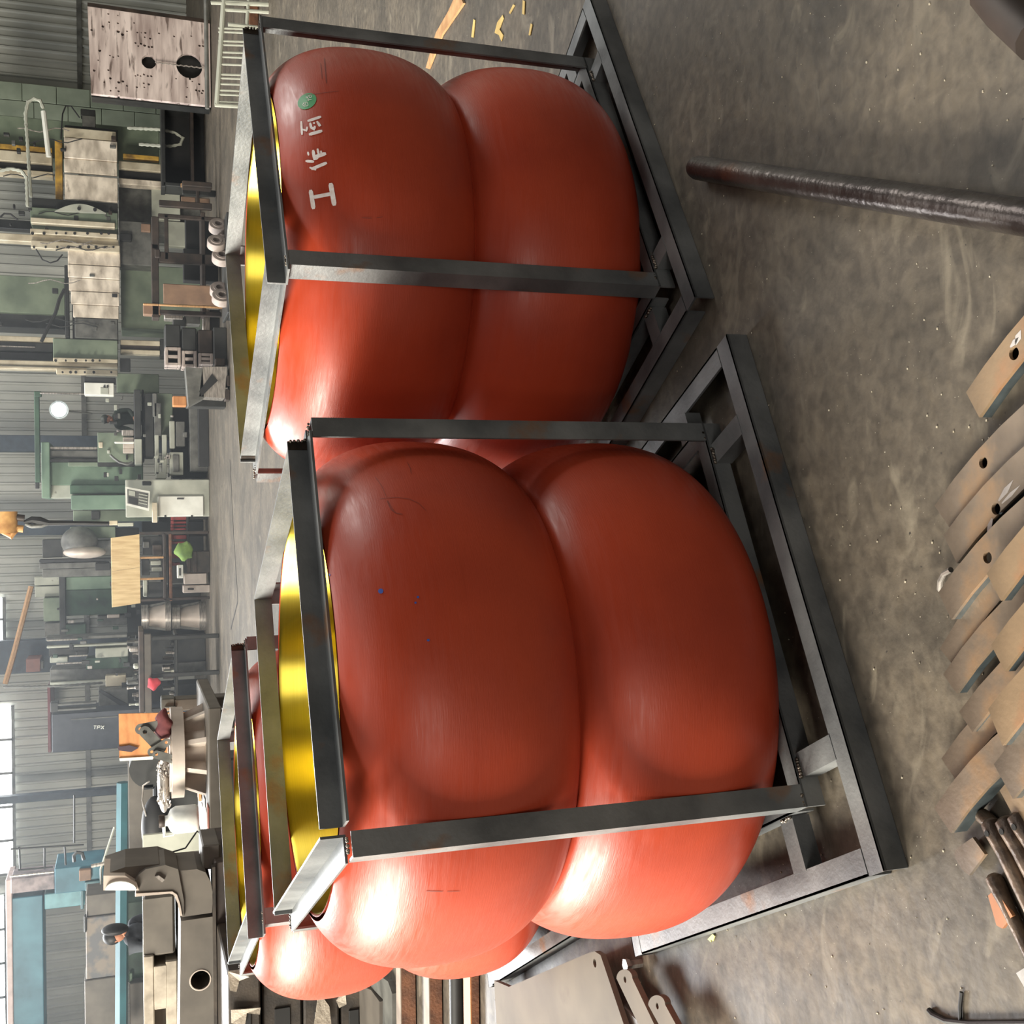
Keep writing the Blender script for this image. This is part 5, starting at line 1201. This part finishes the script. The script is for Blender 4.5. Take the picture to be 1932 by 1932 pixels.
def floor_poly(name, pts, z0, th, mt, label, cat, holes=(), group=None, sub='plate'):
    q = [G(*p, z0 + th) for p in pts]
    c = sum(q, Vector()) / len(q)
    t = thing(name, label, cat, (c.x, c.y, z0), 0, group)
    hh = []
    for (hx, hy, hr) in holes:
        a = G(hx, hy, z0 + th); b = G(hx, hy + hr, z0 + th); hh.append(((a.x, a.y), (a - b).length))
    holes_plate(sub, [(p.x, p.y) for p in q], hh, z0, th, mt, t)
    return t
floor_poly('chamfered_plate', [(664, 1852), (700, 1868), (716, 1890), (716, 1990), (660, 1990)], .02, .03, m_castd, 'dark plate with a chamfered corner behind the rusty beams', 'plate')
floor_poly('chamfered_plate', [(704, 1832), (732, 1852), (740, 1875), (740, 1990), (722, 1990), (722, 1885), (700, 1862)], .0, .04, m_grey, 'lighter angled plate edge right beside the farthest rusty beam', 'plate')
m_fplate = mat('dull_floor_plate', (104, 97, 84), (86, 80, 70), .75, 0, 3, rustc=(84, 76, 66), rust=(.62, .75))
floor_poly('base_plate', [(932, 1850), (960, 1862), (1110, 1798), (1122, 1795), (1133, 1802), (1196, 1990), (940, 1990)], .07, .02, m_fplate, 'wide flat steel plate with a round corner hole, left of the nearest crate', 'plate', [(1122, 1817, 8)])
MB().box(-1.9, -1.2, 3.5, 4.2, 0, .068).build('packing', m_dark, [o for o in COL.objects if o.name == 'base_plate'][0]) if False else None
def lug(x, y, w, dx, dy, lb):
    n = 12; pts = []
    for k in range(n + 1):
        a = math.pi * k / n; pts.append((x - w * math.cos(a), y - w * 1.15 * math.sin(a)))
    pts += [(x + w + dx, y + dy), (x - w + dx, y + dy)]
    floor_poly('lug_bar', pts, .07, .02, m_fplate, lb, 'bar', [(x + 1, y + 2, 6)], 'round ended bars beside the wide plate')
lug(1178, 1846, 15, 62, 130, 'round ended steel bar with a hole, next to the wide plate')
lug(1239, 1896, 16, 60, 110, 'round ended steel bar with a hole, farther from the wide plate')
for nm, x0, x1, y0, y1 in (('packing_timber', 960, 1010, 1880, 1990), ('packing_timber', 1130, 1300, 1935, 1975)):
    a, b = G(x0, y0), G(x1, y1)
    solo(MB().box(min(a.x, b.x), max(a.x, b.x), min(a.y, b.y), max(a.y, b.y), 0, .069, .004), nm, m_slab, 'dark packing timber under the ' + ('wide floor plate' if x0 < 1000 else 'round ended bars'), 'timber')
solo(MB().cyl(G(1210, 1817), G(1210, 1817) + Vector((0, 0, .045)), .014, n=6).cyl(G(1210, 1817) + Vector((0, 0, .045)), G(1210, 1817) + Vector((0, 0, .06)), .022, n=6), 'bolt', m_silver, 'single upright hexagon bolt on the floor by the nearest crate', 'bolt')
# ------------------------------------------------------------------ foreground: round bar, bar pile, rods, small plates
a = G(1312, 316, .034); b = G(1932 + 160, 434, .05)
d = (b - a).normalized()
solo(MB().tube([a - d * .004, a, a + d * .02, a.lerp(b, .3), a.lerp(b, .7), b], [.018, .030, .034, .034, .034, .034], 24), 'round_bar', mat('dark_round_bar', (92, 86, 82), (58, 52, 50), .3, .75, 6, (1, 1, 1), bump=.25, bscale=40, rustc=(104, 74, 58), rust=(.62, .75)), 'long dark round steel bar lying on the floor at the lower right', 'bar', smooth=True)
for x, y, zz_ in ((1700, 372, 0),):
    pass
def bar(x, y, x2, y2, w, z, th, mt, lb, hole=None, L_=.7, cut=.0, edge=m_bluesteel, scour=None):
    """flat bar: near end centred at photo point (x, y), running towards (x2, y2); width w"""
    e = G(x, y, z + th); f = G(x2, y2, z + th); d = (f - e).normalized(); n = Vector((-d.y, d.x, 0))
    t = thing('flat_bar', lb, 'bar', (e.x, e.y, z), 0, 'pile of flat steel bars')
    Rc = 1.15; a0 = .09; d0 = d * math.cos(a0) + n * math.sin(a0); n0 = Vector((-d0.y, d0.x, 0)); NS = 9
    def side(off):
        out = []
        for i in range(NS + 1):
            t_ = L_ * i / NS / Rc; c_ = e - n0 * Rc; out.append(c_ + (n0 * math.cos(t_) + d0 * math.sin(t_)) * (Rc + off))
        return out
    A_, B_2 = side(w / 2), side(-w / 2); A_[0] = A_[0] + d0 * cut * 3
    p = A_ + B_2[::-1]
    hs_ = []
    if hole:
        h = G(hole[0], hole[1], z + th); hs_ = [((h.x, h.y), hole[2])]
    fc = holes_plate('bar_face', [(q.x, q.y) for q in p], hs_, z + th - .008, .008, mt, t)
    for line, sg in ((B_2, 1), (A_, -1)):
        mb = MB()
        for i in range(NS):
            u_, v_ = line[i] - Vector((0, 0, .0082)), line[i + 1] - Vector((0, 0, .0082))
            nn = Vector((-(v_ - u_).normalized().y, (v_ - u_).normalized().x, 0)) * .005 * sg; dn = Vector((0, 0, -(th - .0084)))
            mb.add([u_, v_, v_ + dn, u_ + dn, u_ + nn, v_ + nn, v_ + dn + nn, u_ + dn + nn], [(0, 1, 2, 3), (7, 6, 5, 4), (0, 4, 5, 1), (2, 6, 7, 3), (0, 3, 7, 4), (1, 5, 6, 2)])
        mb.build('side_flange', edge, t)
    if scour:
        c_ = G(hole[0], hole[1], z + th); rb_ = random.Random(4); mb = MB()
        for (u0, v0, u1, v1, ww) in scour:
            q0, q1 = G(u0, v0, z + th + .0006), G(u1, v1, z + th + .0006); dd = (q1 - q0).normalized(); m2 = Vector((-dd.y, dd.x, 0)) * ww
            mb.add([q0 - m2 * .3, q0.lerp(q1, .5) - m2, q1, q0.lerp(q1, .5) + m2, q0 + m2 * .3], [(0, 1, 2, 3, 4)])
        mb.build('scoured_patch', m_silver, t)
BARS = [
    (1832, 768, 1920, 652, .062, .00, .030, m_bar2, 'flat bar with one hole, rightmost of the pile and set apart', (1913, 667, .0125), .004),
    (1778, 976, 1890, 840, .066, .00, .034, m_bar, 'flat bar with one hole and a bright blued flange, second from the right', (1855, 873, .0115), .0),
    (1790, 1040, 1905, 905, .066, .012, .034, m_bar, 'flat bar scoured bright round its hole, third from the right', (1879, 960, .0115), .004),
    (1780, 1147, 1880, 1025, .062, .03, .034, m_bar, 'flat bar with one hole and a worn end, fourth from the right', (1863, 1052, .0115), .004),
    (1786, 1240, 1870, 1120, .05, .012, .030, m_bar, 'flat bar with a dark curled stain, fifth from the right', None, .0),
    (1792, 1290, 1885, 1175, .05, .026, .026, m_bar, 'flat bar with rough gas-cut edge, sixth from the right', None, .0),
    (1822, 1362, 1900, 1275, .05, .012, .026, m_bar, 'short flat bar tucked in the middle of the pile', None, .0),
    (1790, 1452, 1885, 1340, .056, .0, .026, m_bar, 'long dull flat bar left of the middle of the pile', None, .0),
    (1778, 1548, 1900, 1400, .062, .012, .040, m_bar, 'thick flat bar reaching farthest left in the pile', None, .0),
    (1872, 1112, 1940, 1030, .058, .075, .024, m_bar2, 'ochre flat bar lying on top at the right of the pile', None, .004),
    (1880, 1246, 1960, 1150, .055, .075, .024, m_bar2, 'ochre flat bar lying on top in the middle of the pile', None, .004),
    (1872, 1380, 1960, 1280, .066, .075, .022, m_bar2, 'broad ochre flat bar with orange corner on top of the pile', None, .008),
    (1890, 1478, 1960, 1400, .070, .055, .022, m_bar, 'broad grey flat bar on top towards the left of the pile', None, .004),
    (1902, 1530, 1985, 1445, .075, .03, .022, m_bar2, 'broad ochre plate at the near left end of the pile', None, .004)]
SC = {3: None, 0: [(1916, 650, 1926, 622, .008), (1906, 655, 1922, 636, .006)], 2: [(1884, 945, 1912, 905, .006), (1890, 950, 1925, 915, .004), (1872, 978, 1862, 1008, .006)]}
for k_, B in enumerate(BARS): bar(*B[:9], hole=B[9], cut=B[10], edge=mat('bright_blued_edge', (150, 164, 168), (80, 92, 96), .3, .7, 12) if k_ == 1 else m_bluesteel, scour=SC.get(k_))
solo(MB().tube([G(1794, 1075, .05), G(1781, 1082, .045), G(1774, 1095, .03), G(1773, 1112, .012)], .006, 8), 'bent_wire_loop', m_silver, 'short bright bent rod sticking out of the bar pile', 'rod', smooth=True)
# bundle of brown rods with rounded ends
for i, (x, y, x2, y2, r_, lb) in enumerate([(1868, 1552, 1935, 1690, .016, 'brown rod with a rounded eye end, leftmost of the bundle'), (1896, 1548, 1960, 1672, .017, 'brown rod, second of the bundle, with a flattened head'), (1918, 1540, 1985, 1660, .016, 'brown rod, third of the bundle, in front of the bars'), (1874, 1655, 1932, 1775, .014, 'brown rod lying lowest, beside the orange plate'), (1852, 1538, 1880, 1560, .013, 'short dark rod stub across the ends of the bundle')]):
    z = .045 if i < 3 else .016
    a, b = G(x, y, z), G(x2, y2, z); d = (b - a).normalized(); L_ = .5 if i < 4 else .06
    t = thing('brown_rod', lb, 'rod', (a.x, a.y, 0), 0, 'bundle of brown rods')
    MB().tube([a - d * .006, a, a + d * .015, a + d * .06, a + d * L_], [r_ * .6, r_ * 1.15, r_ * 1.2, r_, r_], 16).build('rod_body', mat('oily_brown_rod', (122, 104, 88), (66, 54, 46), .38, .4, 22, bump=.3), t, True)
    if i < 3: MB().cyl(a + d * .02 + Vector((0, 0, r_ * 1.0)), a + d * .02 + Vector((0, 0, r_ * 1.25)), .006, n=10).build('rod_dimple', m_dark, t)
floor_poly('orange_plate', [(1864, 1690), (1878, 1677), (1910, 1728), (1891, 1752), (1880, 1746)], .02, .008, mat('orange_brown_plate', (172, 118, 80), (150, 98, 66), .5, .2), 'small orange-brown steel plate beside the brown rods', 'plate')
floor_poly('grey_plate', [(1801, 1604), (1835, 1580), (1858, 1612), (1828, 1652), (1815, 1640), (1801, 1618)], .012, .008, m_bar, 'small grey plate with rounded corners under the rod ends', 'plate')
floor_poly('steel_offcut', [(1917, 1836), (1975, 1800), (1990, 1880), (1932, 1862)], .0, .02, m_silver, 'bright steel offcut at the bottom left corner edge', 'offcut')
solo(MB().tube([G(1752, 1905, .006), G(1760, 1914, .006), G(1785, 1926, .006), G(1830, 1931, .006), G(1990, 1930, .006)], .006, 8), 'floor_cable', m_black, 'thin black cable lying on the floor at the bottom left', 'cable', smooth=True)
solo(MB().tube([G(1812, 1931, .005), G(1811, 1900, .005), G(1814, 1872, .005)], .004, 6), 'floor_cable', m_black, 'short black cable branch on the floor beside the longer cable', 'cable', smooth=True)
solo(MB().tube([G(1872, -20, .03), G(1905, 20, .03), G(1960, 70, .03)], .045, 12), 'dark_pipe', m_brown, 'dark brown pipe lying across the top right corner', 'pipe', smooth=True)
# litter: a split lath, straw flakes, leaf scraps
floor_poly('wood_lath', [(868, -6), (874, 6), (833, 66), (808, 130), (803, 128), (822, 62), (846, 20), (860, -12)], .002, .012, m_wood, 'splintered pale wood lath on the floor behind the right crate', 'lath')
m_straw = mat('yellow_straw', (206, 180, 112), (178, 148, 84), .7)
rb = random.Random(11)
for i, (pl, lb) in enumerate([([(948, 28), (938, 42), (933, 62), (941, 66), (946, 78), (949, 66), (942, 55), (950, 34)], 'curled yellow straw shaving, largest on the floor'), ([(986, 0), (985, 26), (989, 28), (990, 2)], 'thin yellow straw sliver at the top edge'), ([(968, 8), (960, 24), (962, 26), (971, 10)], 'short yellow straw sliver right of the large one'), ([(893, 36), (889, 70), (893, 71), (896, 38)], 'pale straw sliver left of the large curl'), ([(1001, 44), (997, 66), (1000, 67), (1004, 46)], 'faint straw sliver near the right crate post')]):
    floor_poly('straw_shaving', pl, .002, .003, m_straw, lb, 'straw', sub='sliver')
floor_poly('leaf_scrap', [(1335, 1772), (1344, 1762), (1348, 1766), (1345, 1776), (1341, 1772), (1341, 1778)], .002, .003, mat('yellow_green_scrap', (206, 206, 130)), 'small yellow-green scrap on the floor by the nearest crate', 'scrap', sub='scrap')
# light chips scattered over the floor
mb = MB()
for i in range(170):
    x = rb.uniform(1180, 1925); y = rb.uniform(5, 1925); p = G(x, y, .0005); s_ = rb.uniform(.0007, .0022); a = rb.uniform(0, 3)
    mb.box(p.x - s_, p.x + s_, p.y - s_ * rb.uniform(.4, 1.5), p.y + s_, 0, .002)
o = solo(mb, 'floor_chips', mat('pale_chip', (196, 188, 168), (150, 140, 120), .7), 'tiny pale chips scattered over the near floor', 'chips'); o['kind'] = 'stuff'
# recessed slot lines and cover plates in the far floor
for i, (p, q) in enumerate([((434, 868), (441, 1010)), ((441, 1010), (449, 1134)), ((449, 1134), (436, 1186)), ((383, 700), (381, 905))]):
    a, b = G(*p), G(*q); d = (b - a).normalized(); n = Vector((-d.y, d.x, 0)) * .02
    o = MB().prism([a - n, b - n, b + n, a + n], (0, 0, .004)).build('trim_%d' % (i + 1), m_black); o['kind'] = 'structure'

# dusty air hanging in the far bay
o = MB().box(-18.3, 5.0, 14, 30.85, .01, 9.4).build('air_haze', M_AIR); o['kind'] = 'structure'
